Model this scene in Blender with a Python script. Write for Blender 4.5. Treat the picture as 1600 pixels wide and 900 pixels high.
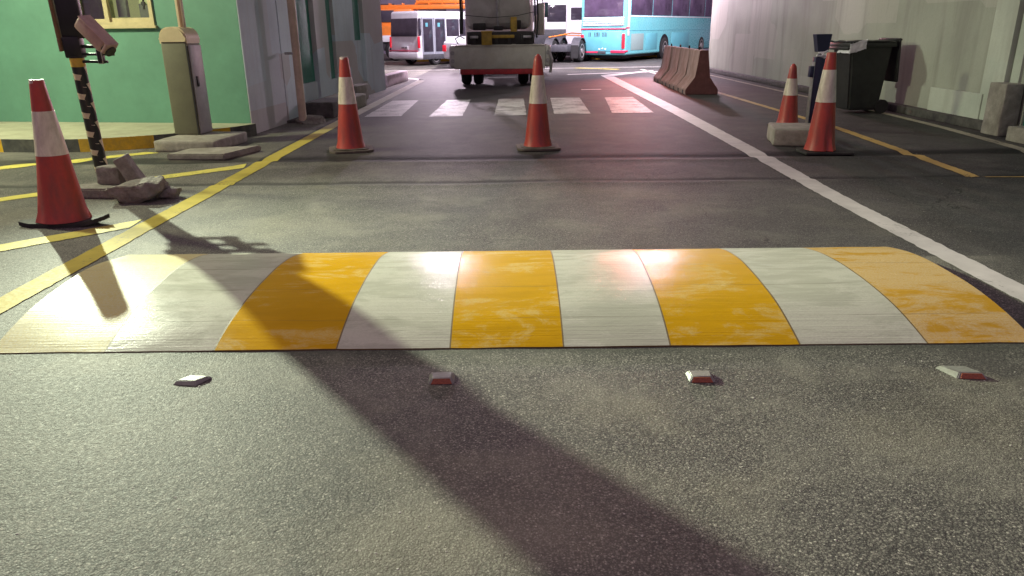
import bpy, bmesh, math, random
from mathutils import Vector, Matrix, Euler, noise
R = math.radians
random.seed(7)
S = bpy.context.scene
for o in list(bpy.data.objects): bpy.data.objects.remove(o)
COL = S.collection

# ------------------------------------------------------------------ camera
CAM_H, FPX, TH, ROLL = 1.3, 1155.0, R(19.3), R(-0.62)
cd = bpy.data.cameras.new('camera'); cd.sensor_width = 36; cd.lens = 36*FPX/1600
cd.clip_start = .02; cd.clip_end = 2000
co = bpy.data.objects.new('camera', cd); COL.objects.link(co)
_f = Vector((0, math.cos(TH), -math.sin(TH))); _d = Vector((0, -math.sin(TH), -math.cos(TH)))
_c, _s = math.cos(ROLL), math.sin(ROLL)
_r = Vector((1,0,0))*_c - _d*_s
_u = -(Vector((1,0,0))*_s + _d*_c)
mw = Matrix((( _r.x,_u.x,-_f.x,0),(_r.y,_u.y,-_f.y,0),(_r.z,_u.z,-_f.z,CAM_H),(0,0,0,1)))
co.matrix_world = mw
S.camera = co
S.render.resolution_x, S.render.resolution_y = 1024, 576

# ------------------------------------------------------------------ night sky
w = bpy.data.worlds.new('World'); S.world = w; w.use_nodes = True
nt = w.node_tree; nt.nodes.clear()
out = nt.nodes.new('ShaderNodeOutputWorld'); bg = nt.nodes.new('ShaderNodeBackground')
sky = nt.nodes.new('ShaderNodeTexSky'); sky.sky_type = 'NISHITA'; sky.sun_disc = False
sky.sun_elevation = R(-4); sky.sun_rotation = R(20)
mx = nt.nodes.new('ShaderNodeMixRGB'); mx.blend_type = 'ADD'; mx.inputs[0].default_value = 1
mx.inputs[2].default_value = (.61, .41, .555, 1)
nt.links.new(sky.outputs[0], mx.inputs[1]); nt.links.new(mx.outputs[0], bg.inputs[0])
bg.inputs[1].default_value = .48
nt.links.new(bg.outputs[0], out.inputs[0])

S.view_settings.view_transform = 'Standard'; S.view_settings.look = 'None'
S.view_settings.exposure = .12; S.view_settings.gamma = 1; S.view_settings.use_curve_mapping = False

# flood lamps: positions, aims, powers (their fixtures are built further down)
GATE_LAMP = dict(loc=(-6.33, 9.76, 3.16), aim=(2.7, .8, 3.1), power=12000, color=(.91, 1.0, .73), size=.035, spot=70, blend=1)
LANE_LAMP = dict(loc=(-2.78, 13.4, 4.3), aim=(6.2, 13.0, 1.6), power=900, color=(.93, 1.0, .78), size=.22, spot=130, blend=.9)
WALL_LAMP = dict(loc=(-8.0, 7.6, 4.3), aim=(-4.6, 8.0, .2), power=1650, color=(.97, 1.0, .64), size=.30, spot=150, blend=1)
YARD_LAMPS = [
    dict(loc=(-2.35, 26.5, 3.0), aim=(-2.5, 18, 0), power=1600, color=(1, .80, .96), size=.13, spot=170, blend=1),
    dict(loc=(5.05, 25.6, 3.0), aim=(3.0, 18, 0), power=1300, color=(1, .76, .92), size=.13, spot=170, blend=1),
    dict(loc=(-0.2, 25.6, 7.9), aim=(-1.5, 31, 0), power=8500, color=(1, .88, 1), size=.22, spot=150, blend=.8),
    dict(loc=(8.4, 25.2, 7.6), aim=(6.0, 33, 0), power=9500, color=(1, .90, 1), size=.22, spot=140, blend=.8),
]
RED_LAMP = dict(loc=(4.25, 27.0, 2.8), aim=(1.9, 9, 0), power=1100, color=(1, .2, .14), size=.07, spot=40, blend=.7)
def spot(name, d, parent=None):
    l = bpy.data.lights.new(name, 'SPOT'); l.energy = d['power']; l.color = d['color']
    l.shadow_soft_size = d['size']; l.spot_size = R(d['spot']); l.spot_blend = d['blend']
    o = bpy.data.objects.new(name, l); COL.objects.link(o)
    o.location = d['loc']
    o.rotation_euler = (Vector(d['aim'])-Vector(d['loc'])).to_track_quat('-Z','Y').to_euler()
    return o
spot('gate_light', GATE_LAMP)
spot('lane_light', LANE_LAMP); spot('wall_light', WALL_LAMP)
for y in YARD_LAMPS: spot('yard_light', y)
spot('signal_light', RED_LAMP)

# ------------------------------------------------------------------ camera maths used to survey the place
def ray(u, v):
    x, y = u-800, v-450
    x, y = x*_c+y*_s, -x*_s+y*_c
    return Vector((1,0,0))*x + _d*y + _f*FPX
def G(u, v, z=0):
    r = ray(u, v); t = (z-CAM_H)/r.z
    return Vector((r.x*t, r.y*t, z))
def atY(u, v, Y):
    r = ray(u, v); t = Y/r.y
    return Vector((r.x*t, Y, CAM_H+r.z*t))
def onplane(u, v, p, n):
    r = ray(u, v); o = Vector((0,0,CAM_H)); t = (Vector(p)-o).dot(Vector(n))/r.dot(Vector(n))
    return o+r*t

# ------------------------------------------------------------------ materials
class NT:
    def __init__(s, m): s.t = m.node_tree; s.n = s.t.nodes; s.l = s.t.links
    def a(s, typ, **kw):
        n = s.n.new(typ)
        for k, v in kw.items():
            if k in n.bl_rna.properties: setattr(n, k, v)
        return n
    def link(s, a, b): s.l.new(a, b)
    def val(s, sock, v):
        if hasattr(v, 'node'): s.link(v, sock)
        else: sock.default_value = v
    def noise(s, co, scale, detail=4, rough=.55, dist=0):
        n = s.a('ShaderNodeTexNoise'); s.link(co, n.inputs['Vector'])
        n.inputs['Scale'].default_value = scale; n.inputs['Detail'].default_value = detail
        n.inputs['Roughness'].default_value = rough; n.inputs['Distortion'].default_value = dist
        return n.outputs['Fac']
    def voro(s, co, scale, feature='F1'):
        n = s.a('ShaderNodeTexVoronoi', feature=feature); s.link(co, n.inputs['Vector'])
        n.inputs['Scale'].default_value = scale
        return n
    def ramp(s, fac, stops, interp='LINEAR'):
        n = s.a('ShaderNodeValToRGB'); n.color_ramp.interpolation = interp
        e = n.color_ramp.elements
        while len(e) < len(stops): e.new(.5)
        for q, (p, c) in zip(e, stops):
            q.position = p
            q.color = (c, c, c, 1) if isinstance(c, (int, float)) else (*c, 1)
        s.link(fac, n.inputs[0]); return n.outputs[0]
    def mix(s, fac, a, b, mode='MIX'):
        n = s.a('ShaderNodeMixRGB', blend_type=mode)
        s.val(n.inputs[0], fac)
        for i, q in ((1, a), (2, b)):
            if isinstance(q, tuple) and len(q) == 3: q = (*q, 1)
            s.val(n.inputs[i], q)
        return n.outputs[0]
    def math(s, op, a, b=0.0, clamp=False):
        n = s.a('ShaderNodeMath', operation=op, use_clamp=clamp)
        s.val(n.inputs[0], a); s.val(n.inputs[1], b); return n.outputs[0]
    def mapping(s, co, scale=(1,1,1), loc=(0,0,0)):
        n = s.a('ShaderNodeMapping'); s.link(co, n.inputs[0])
        n.inputs['Scale'].default_value = scale; n.inputs['Location'].default_value = loc
        return n.outputs[0]
    def bump(s, h, strength, dist=.01, prev=None):
        n = s.a('ShaderNodeBump'); s.link(h, n.inputs['Height'])
        n.inputs['Strength'].default_value = strength; n.inputs['Distance'].default_value = dist
        if prev: s.link(prev, n.inputs['Normal'])
        return n.outputs[0]
def newmat(name):
    m = bpy.data.materials.new(name); m.use_nodes = True
    k = NT(m); k.p = k.n['Principled BSDF']; k.m = m
    k.co = k.a('ShaderNodeTexCoord').outputs['Object']
    return k
def pm(name, base, rough=.6, var=.25, scale=6, bump=.15, bscale=60, bdist=.004, metal=0, dirt=None, dirt_amt=.5, dscale=3,
       stretch=(1,1,1), spec=.5, coat=0, emit=None, emit_s=0):
    """weathered surface: base colour broken up by two noises, a dirt film, and fine bump"""
    k = newmat(name); co = k.mapping(k.co, stretch)
    n1 = k.noise(co, scale, 5, .6); n2 = k.noise(k.co, scale*7, 3)
    lo = tuple(c*(1-var) for c in base); hi = tuple(min(c*(1+var), .95) for c in base)
    c = k.mix(k.ramp(n1, [(.32, 0), (.68, 1)]), lo, hi)
    c = k.mix(k.math('MULTIPLY', k.ramp(n2, [(.45, 0), (.7, 1)]), var*.8), c, tuple(q*.6 for q in base))
    if dirt:
        d = k.noise(co, dscale, 6, .65, .4)
        c = k.mix(k.math('MULTIPLY', k.ramp(d, [(.42, 0), (.66, 1)]), dirt_amt), c, dirt)
    k.link(c, k.p.inputs['Base Color'])
    k.link(k.math('ADD', k.math('MULTIPLY', k.math('SUBTRACT', n2, .5), .25), rough, True), k.p.inputs['Roughness'])
    k.p.inputs['Metallic'].default_value = metal
    k.p.inputs['Specular IOR Level'].default_value = spec
    k.p.inputs['Coat Weight'].default_value = coat
    if emit:
        k.p.inputs['Emission Color'].default_value = (*emit, 1); k.p.inputs['Emission Strength'].default_value = emit_s
    if bump: k.link(k.bump(k.noise(k.co, bscale, 4), bump, bdist), k.p.inputs['Normal'])
    return k.m
def asphalt_nodes(k):
    """stones in binder: returns colour, roughness, normal"""
    co = k.co
    wco = k.a('ShaderNodeVectorMath', operation='ADD')
    dn = k.a('ShaderNodeTexNoise'); k.link(co, dn.inputs['Vector']); dn.inputs['Scale'].default_value = 90
    sc = k.a('ShaderNodeVectorMath', operation='SCALE'); k.link(dn.outputs['Color'], sc.inputs[0]); sc.inputs['Scale'].default_value = .010
    k.link(co, wco.inputs[0]); k.link(sc.outputs[0], wco.inputs[1]); wc = wco.outputs[0]
    v1 = k.voro(wc, 150); v2 = k.voro(wc, 320)
    sep = k.a('ShaderNodeSeparateColor'); k.link(v1.outputs['Color'], sep.inputs[0])
    sep2 = k.a('ShaderNodeSeparateColor'); k.link(v2.outputs['Color'], sep2.inputs[0])
    stone = k.ramp(sep.outputs[0], [(0, (.030,.030,.031)), (.40, (.065,.064,.062)), (.72, (.125,.122,.114)), (.94, (.155,.15,.14)), (1, (.32,.31,.29))])
    fine = k.ramp(sep2.outputs[1], [(0, (.028,.028,.029)), (.55, (.075,.074,.071)), (.92, (.13,.128,.12)), (1, (.34,.33,.30))])
    big = k.noise(co, .55, 5, .6); mid = k.noise(co, 2.3, 5, .62, .3)
    c = k.mix(k.ramp(k.noise(co, 1.1, 4), [(.35, .25), (.65, .7)]), stone, fine)
    binder = k.ramp(v1.outputs['Distance'], [(.35, 0), (.62, 1)])
    c = k.mix(k.math('MULTIPLY', binder, .7), c, (.022,.022,.023))
    c = k.mix(1.0, c, k.ramp(big, [(.3, .72), (.7, 1.35)]), 'MULTIPLY')
    # dust film and darker tyre-polished patches
    dust = k.math('MULTIPLY', k.ramp(mid, [(.48, 0), (.72, 1)]), .42)
    c = k.mix(dust, c, (.150,.147,.130))
    oil = k.math('MULTIPLY', k.ramp(k.noise(k.mapping(co, (1.2,.35,1), (3,7,0)), 1.2, 4), [(.56, 0), (.70, 1)]), .45)
    c = k.mix(oil, c, (.030,.029,.030))
    # a resurfaced strip across the lane and its sealed, broken edges
    sx = k.a('ShaderNodeSeparateXYZ'); k.link(co, sx.inputs[0])
    yy = k.math('ADD', sx.outputs['Y'], k.math('MULTIPLY', k.math('SUBTRACT', k.noise(k.mapping(co,(1,.5,1)), 1.6, 9, .72), .5), .36))
    band = k.ramp(k.math('ABSOLUTE', k.math('SUBTRACT', yy, 7.96)), [(.15, 1), (.26, 0)])
    c = k.mix(k.math('MULTIPLY', band, .96), c, (.022,.021,.022))
    band2 = k.ramp(k.math('ABSOLUTE', k.math('SUBTRACT', yy, 6.62)), [(.03, 1), (.10, 0)])
    c = k.mix(k.math('MULTIPLY', band2, .75), c, (.024,.023,.024))
    # darker band on the asphalt along the near edge of the hump
    hb = k.ramp(k.math('SUBTRACT', sx.outputs['Y'], k.math('ADD', 2.76, k.math('MULTIPLY', k.noise(co, 2.2, 3), .16))), [(.0, 0), (.05, 1)])
    hb = k.math('MULTIPLY', hb, k.ramp(sx.outputs['Y'], [(.0, 1), (1, 1)]))
    hb2 = k.math('LESS_THAN', sx.outputs['Y'], 3.2)
    side = k.ramp(k.math('ABSOLUTE', sx.outputs['X']), [(.0, 1), (1, 1)])
    c = k.mix(k.math('MULTIPLY', k.math('MULTIPLY', hb, hb2), .55), c, (.028,.030,.028))
    wv = k.a('ShaderNodeVectorMath', operation='ADD'); nd = k.a('ShaderNodeTexNoise'); k.link(co, nd.inputs['Vector']); nd.inputs['Scale'].default_value = 3.5; nd.inputs['Detail'].default_value = 6
    sv = k.a('ShaderNodeVectorMath', operation='SCALE'); k.link(nd.outputs['Color'], sv.inputs[0]); sv.inputs['Scale'].default_value = .35
    k.link(co, wv.inputs[0]); k.link(sv.outputs[0], wv.inputs[1])
    cv = k.voro(wv.outputs[0], .62, 'DISTANCE_TO_EDGE')
    crack = k.math('MULTIPLY', k.ramp(cv.outputs['Distance'], [(.0008, 1), (.0035, 0)]), k.ramp(k.noise(co, .8, 3), [(.50, 0), (.56, .8)]))
    c = k.mix(crack, c, (.012,.012,.012))
    tan = k.math('MULTIPLY', k.ramp(k.noise(k.mapping(co, (1,1.3,1), (11.3,2.1,0)), .75, 5, .6), [(.54, 0), (.70, 1)]), .26)
    c = k.mix(tan, c, (.17,.16,.125))
    lighten = k.math('MULTIPLY', k.math('MAXIMUM', k.math('LESS_THAN', yy, 7.78), k.math('LESS_THAN', sx.outputs['X'], -2.72)), k.ramp(k.math('ADD', k.math('MULTIPLY', sx.outputs['X'], .1), k.math('MULTIPLY', k.math('SUBTRACT', k.noise(co, 1.4, 5), .5), .05)), [(.262, 1), (.30, .12)]))  # asphalt lightened before the strip and at far left, duller past the white line
    mid_ = k.math('MULTIPLY', k.math('GREATER_THAN', sx.outputs['Y'], 4.2), k.ramp(k.math('ADD', k.math('MULTIPLY', sx.outputs['X'], .2), k.math('ADD', .45, k.math('MULTIPLY', k.noise(co, 1.2, 5), .2))), [(.25, 0), (.85, .75)]))  # lightening fades towards the right beyond the hump
    lighten = k.math('MULTIPLY', lighten, k.math('SUBTRACT', 1.0, mid_))
    c = k.mix(1.0, c, k.mix(lighten, (.92,.89,.91), (1.85,1.81,1.66)), 'MULTIPLY')
    rough = k.math('ADD', .50, k.math('MULTIPLY', k.noise(co, 60, 2), .30))
    h = k.math('SUBTRACT', k.math('MULTIPLY', k.math('SUBTRACT', 1.0, v1.outputs['Distance']), 1.0), k.math('MULTIPLY', v2.outputs['Distance'], .45))
    h = k.math('ADD', h, k.math('MULTIPLY', sep.outputs[1], .55))
    nrm = k.bump(h, .42, .0026)
    nrm = k.bump(k.noise(co, 14, 5, .6), .25, .012, nrm)
    return c, rough, nrm, sx
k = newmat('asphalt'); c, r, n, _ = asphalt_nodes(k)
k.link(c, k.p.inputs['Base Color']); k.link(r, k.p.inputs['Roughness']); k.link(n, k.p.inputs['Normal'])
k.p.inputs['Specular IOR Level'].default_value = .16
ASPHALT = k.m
def road_paint(name, col, wear=.5, col_far=None, split=None, gloss=.13):
    k = newmat(name); ac, ar, an, sx = asphalt_nodes(k)
    base = k.mix(k.ramp(k.noise(k.co, 5, 5), [(.3, 0), (.7, 1)]), tuple(q*.78 for q in col), col)
    if col_far:
        base = k.mix(k.ramp(k.math('DIVIDE', sx.outputs['Y'], 30.0), [(split[0]/30, 0), (split[1]/30, 1)]), base, col_far)
    base = k.mix(k.math('MULTIPLY', k.ramp(k.noise(k.co, 1.7, 6, .7, .5), [(.5, 0), (.7, 1)]), .55), base, tuple(q*.5 for q in col))
    w1 = k.noise(k.co, 38, 5, .7); w2 = k.noise(k.co, 2.6, 4, .6)
    worn = k.ramp(k.math('ADD', k.math('MULTIPLY', w1, .6), k.math('MULTIPLY', w2, .6)), [(.70-.2*wear, 0), (.80-.2*wear, 1)])
    worn = k.math('MULTIPLY', worn, .85)
    k.link(k.mix(worn, base, ac), k.p.inputs['Base Color'])
    k.link(k.math('ADD', .42, k.math('MULTIPLY', w1, .3)), k.p.inputs['Roughness']); k.p.inputs['Specular IOR Level'].default_value = gloss
    k.link(k.bump(k.noise(k.co, 70, 4), .3, .004), k.p.inputs['Normal'])
    return k.m
def hump_paint(name, col, worn_col, wear, streak=.5, rough=.17):
    """thick brush- and roller-applied road paint with pale wear and fine ridges along the lane's width"""
    k = newmat(name); co = k.co
    st = k.mapping(co, (2.4, 10, 1)); st2 = k.mapping(co, (.9, 60, 1), (5, 2, 0))
    a = k.noise(st, 1.0, 6, .65, .6); b = k.noise(k.mapping(co, (1.0, 1.7, 1)), 2.4, 9, .74, .7); f = k.noise(st2, 1.4, 4, .6)
    base = k.mix(k.ramp(a, [(.3, 0), (.7, 1)]), tuple(q*.86 for q in col), tuple(min(q*1.06, .95) for q in col))
    msk = k.ramp(k.math('ADD', k.math('MULTIPLY', b, .72), k.math('MULTIPLY', a, .38)), [(.60-.18*wear, 0), (.67-.18*wear, 1)])
    grain = k.ramp(k.noise(co, 110, 3), [(.35, .45), (.6, 1)])
    base = k.mix(k.math('MULTIPLY', k.math('MULTIPLY', msk, grain), .9), base, worn_col)
    base = k.mix(k.math('MULTIPLY', k.ramp(f, [(.55, 0), (.75, 1)]), streak*.16), base, tuple(q*.62 for q in col))
    # grit trodden in
    g = k.voro(co, 160); base = k.mix(k.math('MULTIPLY', k.ramp(g.outputs['Distance'], [(.05, 1), (.16, 0)]), .28), base, (.12,.11,.09))
    # long hairline joints across
    sx = k.a('ShaderNodeSeparateXYZ'); k.link(co, sx.inputs[0])
    yy = k.math('ADD', sx.outputs['Y'], k.math('MULTIPLY', k.noise(k.mapping(co, (1.5,.3,1)), 2, 3), .035))
    for y0 in (3.17, 3.52, 3.86):
        ln = k.ramp(k.math('ABSOLUTE', k.math('SUBTRACT', yy, y0)), [(.0012, 1), (.0045, 0)])
        ln = k.math('MULTIPLY', ln, k.ramp(k.noise(k.mapping(co,(1,.2,1),(y0*9,0,0)), 1.5, 3), [(.42, 0), (.58, .55)]))
        base = k.mix(ln, base, (.10,.085,.06))
    k.link(base, k.p.inputs['Base Color'])
    k.link(k.math('ADD', rough-.08, k.math('MULTIPLY', b, .28)), k.p.inputs['Roughness'])
    k.p.inputs['Specular IOR Level'].default_value = .06
    h = k.math('ADD', k.math('MULTIPLY', f, .8), k.math('MULTIPLY', b, .7))
    nr = k.bump(h, .30, .007); nr = k.bump(k.noise(co, 70, 5, .6), .16, .004, nr)
    k.link(nr, k.p.inputs['Normal'])
    return k.m
def plaster(name, base, stain, patch, patch_amt=.5, streak=.5, rough=.75):
    k = newmat(name); co = k.co
    big = k.noise(co, .8, 4, .5); c = k.mix(k.ramp(big, [(.35, 0), (.65, 1)]), tuple(q*.85 for q in base), tuple(q*1.12 for q in base))
    # roller-painted repair patches
    pv = k.a('ShaderNodeTexVoronoi', distance='CHEBYCHEV'); k.link(k.mapping(co, (1, .7, 1.1)), pv.inputs['Vector']); pv.inputs['Scale'].default_value = .75
    ps = k.a('ShaderNodeSeparateColor'); k.link(pv.outputs['Color'], ps.inputs[0])
    c = k.mix(k.math('MULTIPLY', k.ramp(ps.outputs[0], [(.60, 0), (.63, 1)]), patch_amt), c, patch)
    vs = k.noise(k.mapping(co, (2.2, 2.2, .22)), 1.3, 5, .58, .5)
    c = k.mix(k.math('MULTIPLY', k.ramp(vs, [(.5, 0), (.75, 1)]), streak), c, stain)
    c = k.mix(k.math('MULTIPLY', k.ramp(k.noise(co, 30, 4, .7), [(.5, 0), (.75, 1)]), .25), c, tuple(q*.6 for q in base))
    k.link(c, k.p.inputs['Base Color']); k.p.inputs['Roughness'].default_value = rough
    nr = k.bump(k.noise(co, 90, 4), .2, .004); nr = k.bump(k.noise(co, 5, 3), .2, .02, nr)
    k.link(nr, k.p.inputs['Normal']); return k.m
def glow(name, col, s):
    k = newmat(name); k.p.inputs['Base Color'].default_value = (*col, 1)
    k.p.inputs['Emission Color'].default_value = (*col, 1); k.p.inputs['Emission Strength'].default_value = s
    return k.m

YEL_LINE = road_paint('yellow_line_paint', (.52,.43,.09), .0, (.58,.55,.50), (9.5, 13), gloss=.04)
YEL_DIAG = road_paint('yellow_bay_paint', (.70,.62,.14), .2)
WHT_LINE = road_paint('white_line_paint', (.62,.58,.56), .0, gloss=.7)
ORG_LINE = road_paint('orange_line_paint', (.60,.40,.13), .1, (.55,.50,.44), (12, 18))
WALL_LINE = road_paint('faded_edge_paint', (.46,.41,.32), .35)
ZEB = road_paint('crossing_paint', (.55,.52,.52), .6, gloss=.5)
HW = hump_paint('hump_white_paint', (.44,.44,.365), (.51,.505,.43), .50)
HY = hump_paint('hump_yellow_paint', (.56,.31,.008), (.58,.42,.14), .16)
HYW = hump_paint('hump_worn_yellow_paint', (.54,.30,.03), (.56,.42,.22), .62)
HF = hump_paint('hump_faded_paint', (.50,.37,.08), (.50,.47,.30), 1.25, rough=.38)
HJ = pm('hump_joint', (.16,.11,.04), .6)
GREEN = pm('green_wall_paint', (.108,.265,.185), .62, .10, 2.2, .25, 120, .003, dirt=(.095,.225,.155), dirt_amt=.5, dscale=1.2)
DGREEN = pm('dark_green_panel', (.035,.19,.135), .5, .2, 3, .15)
GREY = plaster('grey_pier_plaster', (.54,.62,.67), (.34,.33,.31), (.46,.36,.31), .55, .4)
RWALL = plaster('grey_wall_plaster', (.34,.37,.305), (.19,.195,.16), (.43,.435,.38), .7, .62)
PILA = plaster('pilaster_plaster', (.48,.53,.45), (.24,.24,.19), (.42,.44,.38), .4, .4)
CONC = pm('concrete', (.30,.28,.24), .85, .25, 9, .5, 50, .008, dirt=(.16,.14,.12), dirt_amt=.6, dscale=5)
CONCB = pm('broken_concrete', (.25,.24,.21), .92, .3, 14, .9, 35, .02, dirt=(.15,.12,.10), dirt_amt=.6, dscale=9)
DIRT = pm('dirty_concrete', (.085,.08,.075), .9, .4, 7, .6, 40, .012)
PAVE = pm('pavement_concrete', (.36,.36,.25), .85, .15, 4, .4, 60, .006, dirt=(.25,.24,.17), dirt_amt=.5)
KERB_Y = pm('yellow_kerb_paint', (.68,.43,.02), .55, .2, 9, .3, dirt=(.3,.22,.06), dirt_amt=.5, dscale=8)
KERB_K = pm('black_kerb_paint', (.06,.065,.06), .6, .3, 9, .3, dirt=(.16,.16,.12), dirt_amt=.5, dscale=8)
CONE_RED = pm('cone_red_plastic', (.45,.050,.034), .42, .18, 6, .1, dirt=(.17,.05,.045), dirt_amt=.7, dscale=9, stretch=(1,1,.35))
CONE_BAND = pm('cone_band_sheet', (.74,.67,.56), .38, .10, 12, .08, dirt=(.30,.24,.18), dirt_amt=.65, dscale=9, stretch=(1,1,.35))
CONE_TIP = pm('worn_cone_top', (.60,.50,.46), .6, .3, 40)
RUBBER = pm('black_rubber', (.020,.019,.018), .75, .3, 10, .3, dirt=(.07,.065,.055), dirt_amt=.6, dscale=7)
RUBBERD = pm('dusty_rubber', (.09,.075,.06), .8, .3, 10, .3, dirt=(.17,.14,.11), dirt_amt=.7, dscale=7)
BLACK = pm('black_metal', (.014,.014,.017), .45, .3, 8, .1)
BLACKP = pm('black_plastic', (.016,.017,.018), .5, .3, 8, .15, dirt=(.05,.05,.045), dirt_amt=.3)
TAPEW = pm('chevron_tape', (.62,.54,.36), .5, .12, 20, .05)
TAPEY = pm('yellow_tape', (.55,.36,.05), .5, .15, 20, .05)
CAMT = pm('camera_housing_paint', (.44,.30,.25), .45, .15, 10, .05)
STEEL = pm('galvanised_steel', (.42,.41,.42), .4, .2, 14, .1, metal=.8)
CAB = pm('barrier_cabinet_paint', (.135,.135,.085), .62, .08, 5, .25, 240, .002, dirt=(.105,.10,.065), dirt_amt=.5)
CABC = pm('barrier_cap_plastic', (.56,.47,.29), .5, .1, 5, .1, dirt=(.42,.34,.2), dirt_amt=.4)
CABS = pm('barrier_side_steel', (.30,.29,.30), .5, .1, 6, .1)
BOOM = pm('boom_paint', (.55,.44,.30), .45, .15, 6, .05)
BROWN = pm('brown_trim', (.20,.11,.06), .5, .2, 8, .1)
FRAME = pm('window_frame_paint', (.50,.43,.24), .5, .12, 8, .1)
PIPE = pm('beige_pipe', (.60,.47,.36), .55, .15, 6, .15, dirt=(.3,.22,.16), dirt_amt=.5)
NAVY = pm('navy_post_paint', (.016,.018,.050), .45, .2, 8, .1)
JERS = pm('red_barrier_concrete', (.46,.32,.295), .85, .2, 9, .5, 40, .008, dirt=(.26,.15,.13), dirt_amt=.6, dscale=4, stretch=(1,1,.4))
JERSE = pm('dark_red_barrier_end', (.16,.055,.055), .8, .25, 9, .5, 40, .008, dirt=(.09,.03,.03), dirt_amt=.6, dscale=4)
TRK = pm('truck_grey_paint', (.60,.57,.52), .5, .12, 3, .1, dirt=(.45,.40,.33), dirt_amt=.6, dscale=2.5)
TRKW = pm('truck_body_white', (.55,.52,.50), .45, .1, 3, .1, dirt=(.34,.30,.27), dirt_amt=.6, dscale=2)
TRKR = pm('truck_red_strip', (.48,.03,.04), .5, .25, 8, .1, dirt=(.14,.03,.03), dirt_amt=.5)
DARKM = pm('dark_machinery', (.030,.026,.026), .6, .5, 6, .4)
YELM = pm('yellow_machine_paint', (.48,.30,.035), .5, .25, 9, .2, dirt=(.2,.12,.05), dirt_amt=.5, dscale=6)
TYRE = pm('tyre_rubber', (.018,.018,.019), .8, .3, 12, .4)
RIM = pm('wheel_rim_steel', (.36,.34,.35), .45, .2, 12, .1, metal=.4)
WHITEP = pm('white_vehicle_paint', (.70,.71,.75), .3, .05, 4, .02, coat=.4)
GLASSD = pm('dark_vehicle_glass', (.045,.038,.055), .08, .3, 2, 0, spec=.8)
GLASSP = pm('purple_tinted_glass', (.085,.058,.105), .12, .35, 1.2, 0, spec=.8)
GLASSB = pm('mirror_glass', (.16,.28,.32), .1, .2, 5, 0, metal=.6)
DOORG = pm('grey_door_frame', (.30,.32,.38), .4, .1, 5, 0)
LAMPR = pm('red_lens', (.62,.02,.04), .25, .2, 20, 0, emit=(1,.03,.06), emit_s=.35)
REDP = pm('red_stripe_paint', (.55,.03,.09), .35, .1, 8, 0)
TEAL = pm('teal_coach_paint', (.16,.52,.58), .28, .05, 2, .02, coat=.5, dirt=(.20,.50,.54), dirt_amt=.4)
TEALD = pm('teal_rear_panel', (.13,.44,.52), .35, .08, 2, .02, coat=.3)
GRILLE = pm('grey_grille', (.26,.36,.36), .6, .2, 40, .4, 90)
ORANGE = pm('orange_crane_paint', (.75,.21,.03), .4, .12, 4, .05, dirt=(.5,.15,.03), dirt_amt=.4)
CHAS = pm('chassis_grey', (.055,.055,.065), .6, .3, 8, .2)
PINKB = pm('pale_painted_block', (.76,.64,.69), .7, .15, 8, .3, dirt=(.4,.3,.34), dirt_amt=.4)
DEPOT = plaster('depot_wall', (.20,.17,.23), (.12,.10,.14), (.24,.20,.27), .5, .4)
DEPOTW = pm('depot_window_glass', (.05,.045,.06), .2, .3, 4, 0)
STUDM = pm('stud_aluminium', (.24,.245,.215), .45, .15, 60, .2, metal=.1, dirt=(.2,.19,.16), dirt_amt=.5, dscale=40)
STUDR = pm('stud_reflector', (.28,.075,.03), .2, .3, 120, .2, 400)
BAGW = pm('white_liner_plastic', (.75,.74,.78), .2, .1, 20, .8, 25, .02)
GRIT = pm('pale_grit', (.42,.40,.36), .8, .3, 60, .2)

# ------------------------------------------------------------------ mesh helpers
def BM(): return bmesh.new()
def box(bm, c, s, bev=0, rot=None, seg=2, mat=0):
    r = bmesh.ops.create_cube(bm, size=1); vs = r['verts']
    M = Matrix.Translation(Vector(c)) @ (Euler(rot).to_matrix().to_4x4() if rot else Matrix()) @ Matrix.Diagonal((*s, 1))
    bmesh.ops.transform(bm, matrix=M, verts=vs)
    fs = {f for v in vs for f in v.link_faces}
    if bev:
        es = list({e for v in vs for e in v.link_edges})
        rr = bmesh.ops.bevel(bm, geom=es, offset=min(bev, min(s)*.45), segments=seg, affect='EDGES', profile=.5)
        fs = set(rr['faces']) | {f for f in fs if f.is_valid}
    for f in fs: f.material_index = mat
    return fs
def cyl(bm, a, b, r0, r1=None, n=16, mat=0):
    a, b = Vector(a), Vector(b); r1 = r0 if r1 is None else r1; d = b-a
    q = d.to_track_quat('Z', 'Y')
    A = [bm.verts.new(a+q@Vector((r0*math.cos(t*2*math.pi/n), r0*math.sin(t*2*math.pi/n), 0))) for t in range(n)]
    B = [bm.verts.new(b+q@Vector((r1*math.cos(t*2*math.pi/n), r1*math.sin(t*2*math.pi/n), 0))) for t in range(n)]
    for i in range(n):
        f = bm.faces.new((A[i], A[(i+1)%n], B[(i+1)%n], B[i])); f.material_index = mat
    bm.faces.new(A[::-1]).material_index = mat; bm.faces.new(B).material_index = mat
def prism(bm, pts, ext, mat=0):
    """closed outline (3-D points) pushed along ext"""
    A = [bm.verts.new(Vector(p)) for p in pts]; B = [bm.verts.new(Vector(p)+Vector(ext)) for p in pts]; n = len(pts)
    fs = [bm.faces.new(A[::-1]), bm.faces.new(B)]
    for i in range(n): fs.append(bm.faces.new((A[i], A[(i+1)%n], B[(i+1)%n], B[i])))
    for f in fs: f.material_index = mat
    return fs
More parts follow.
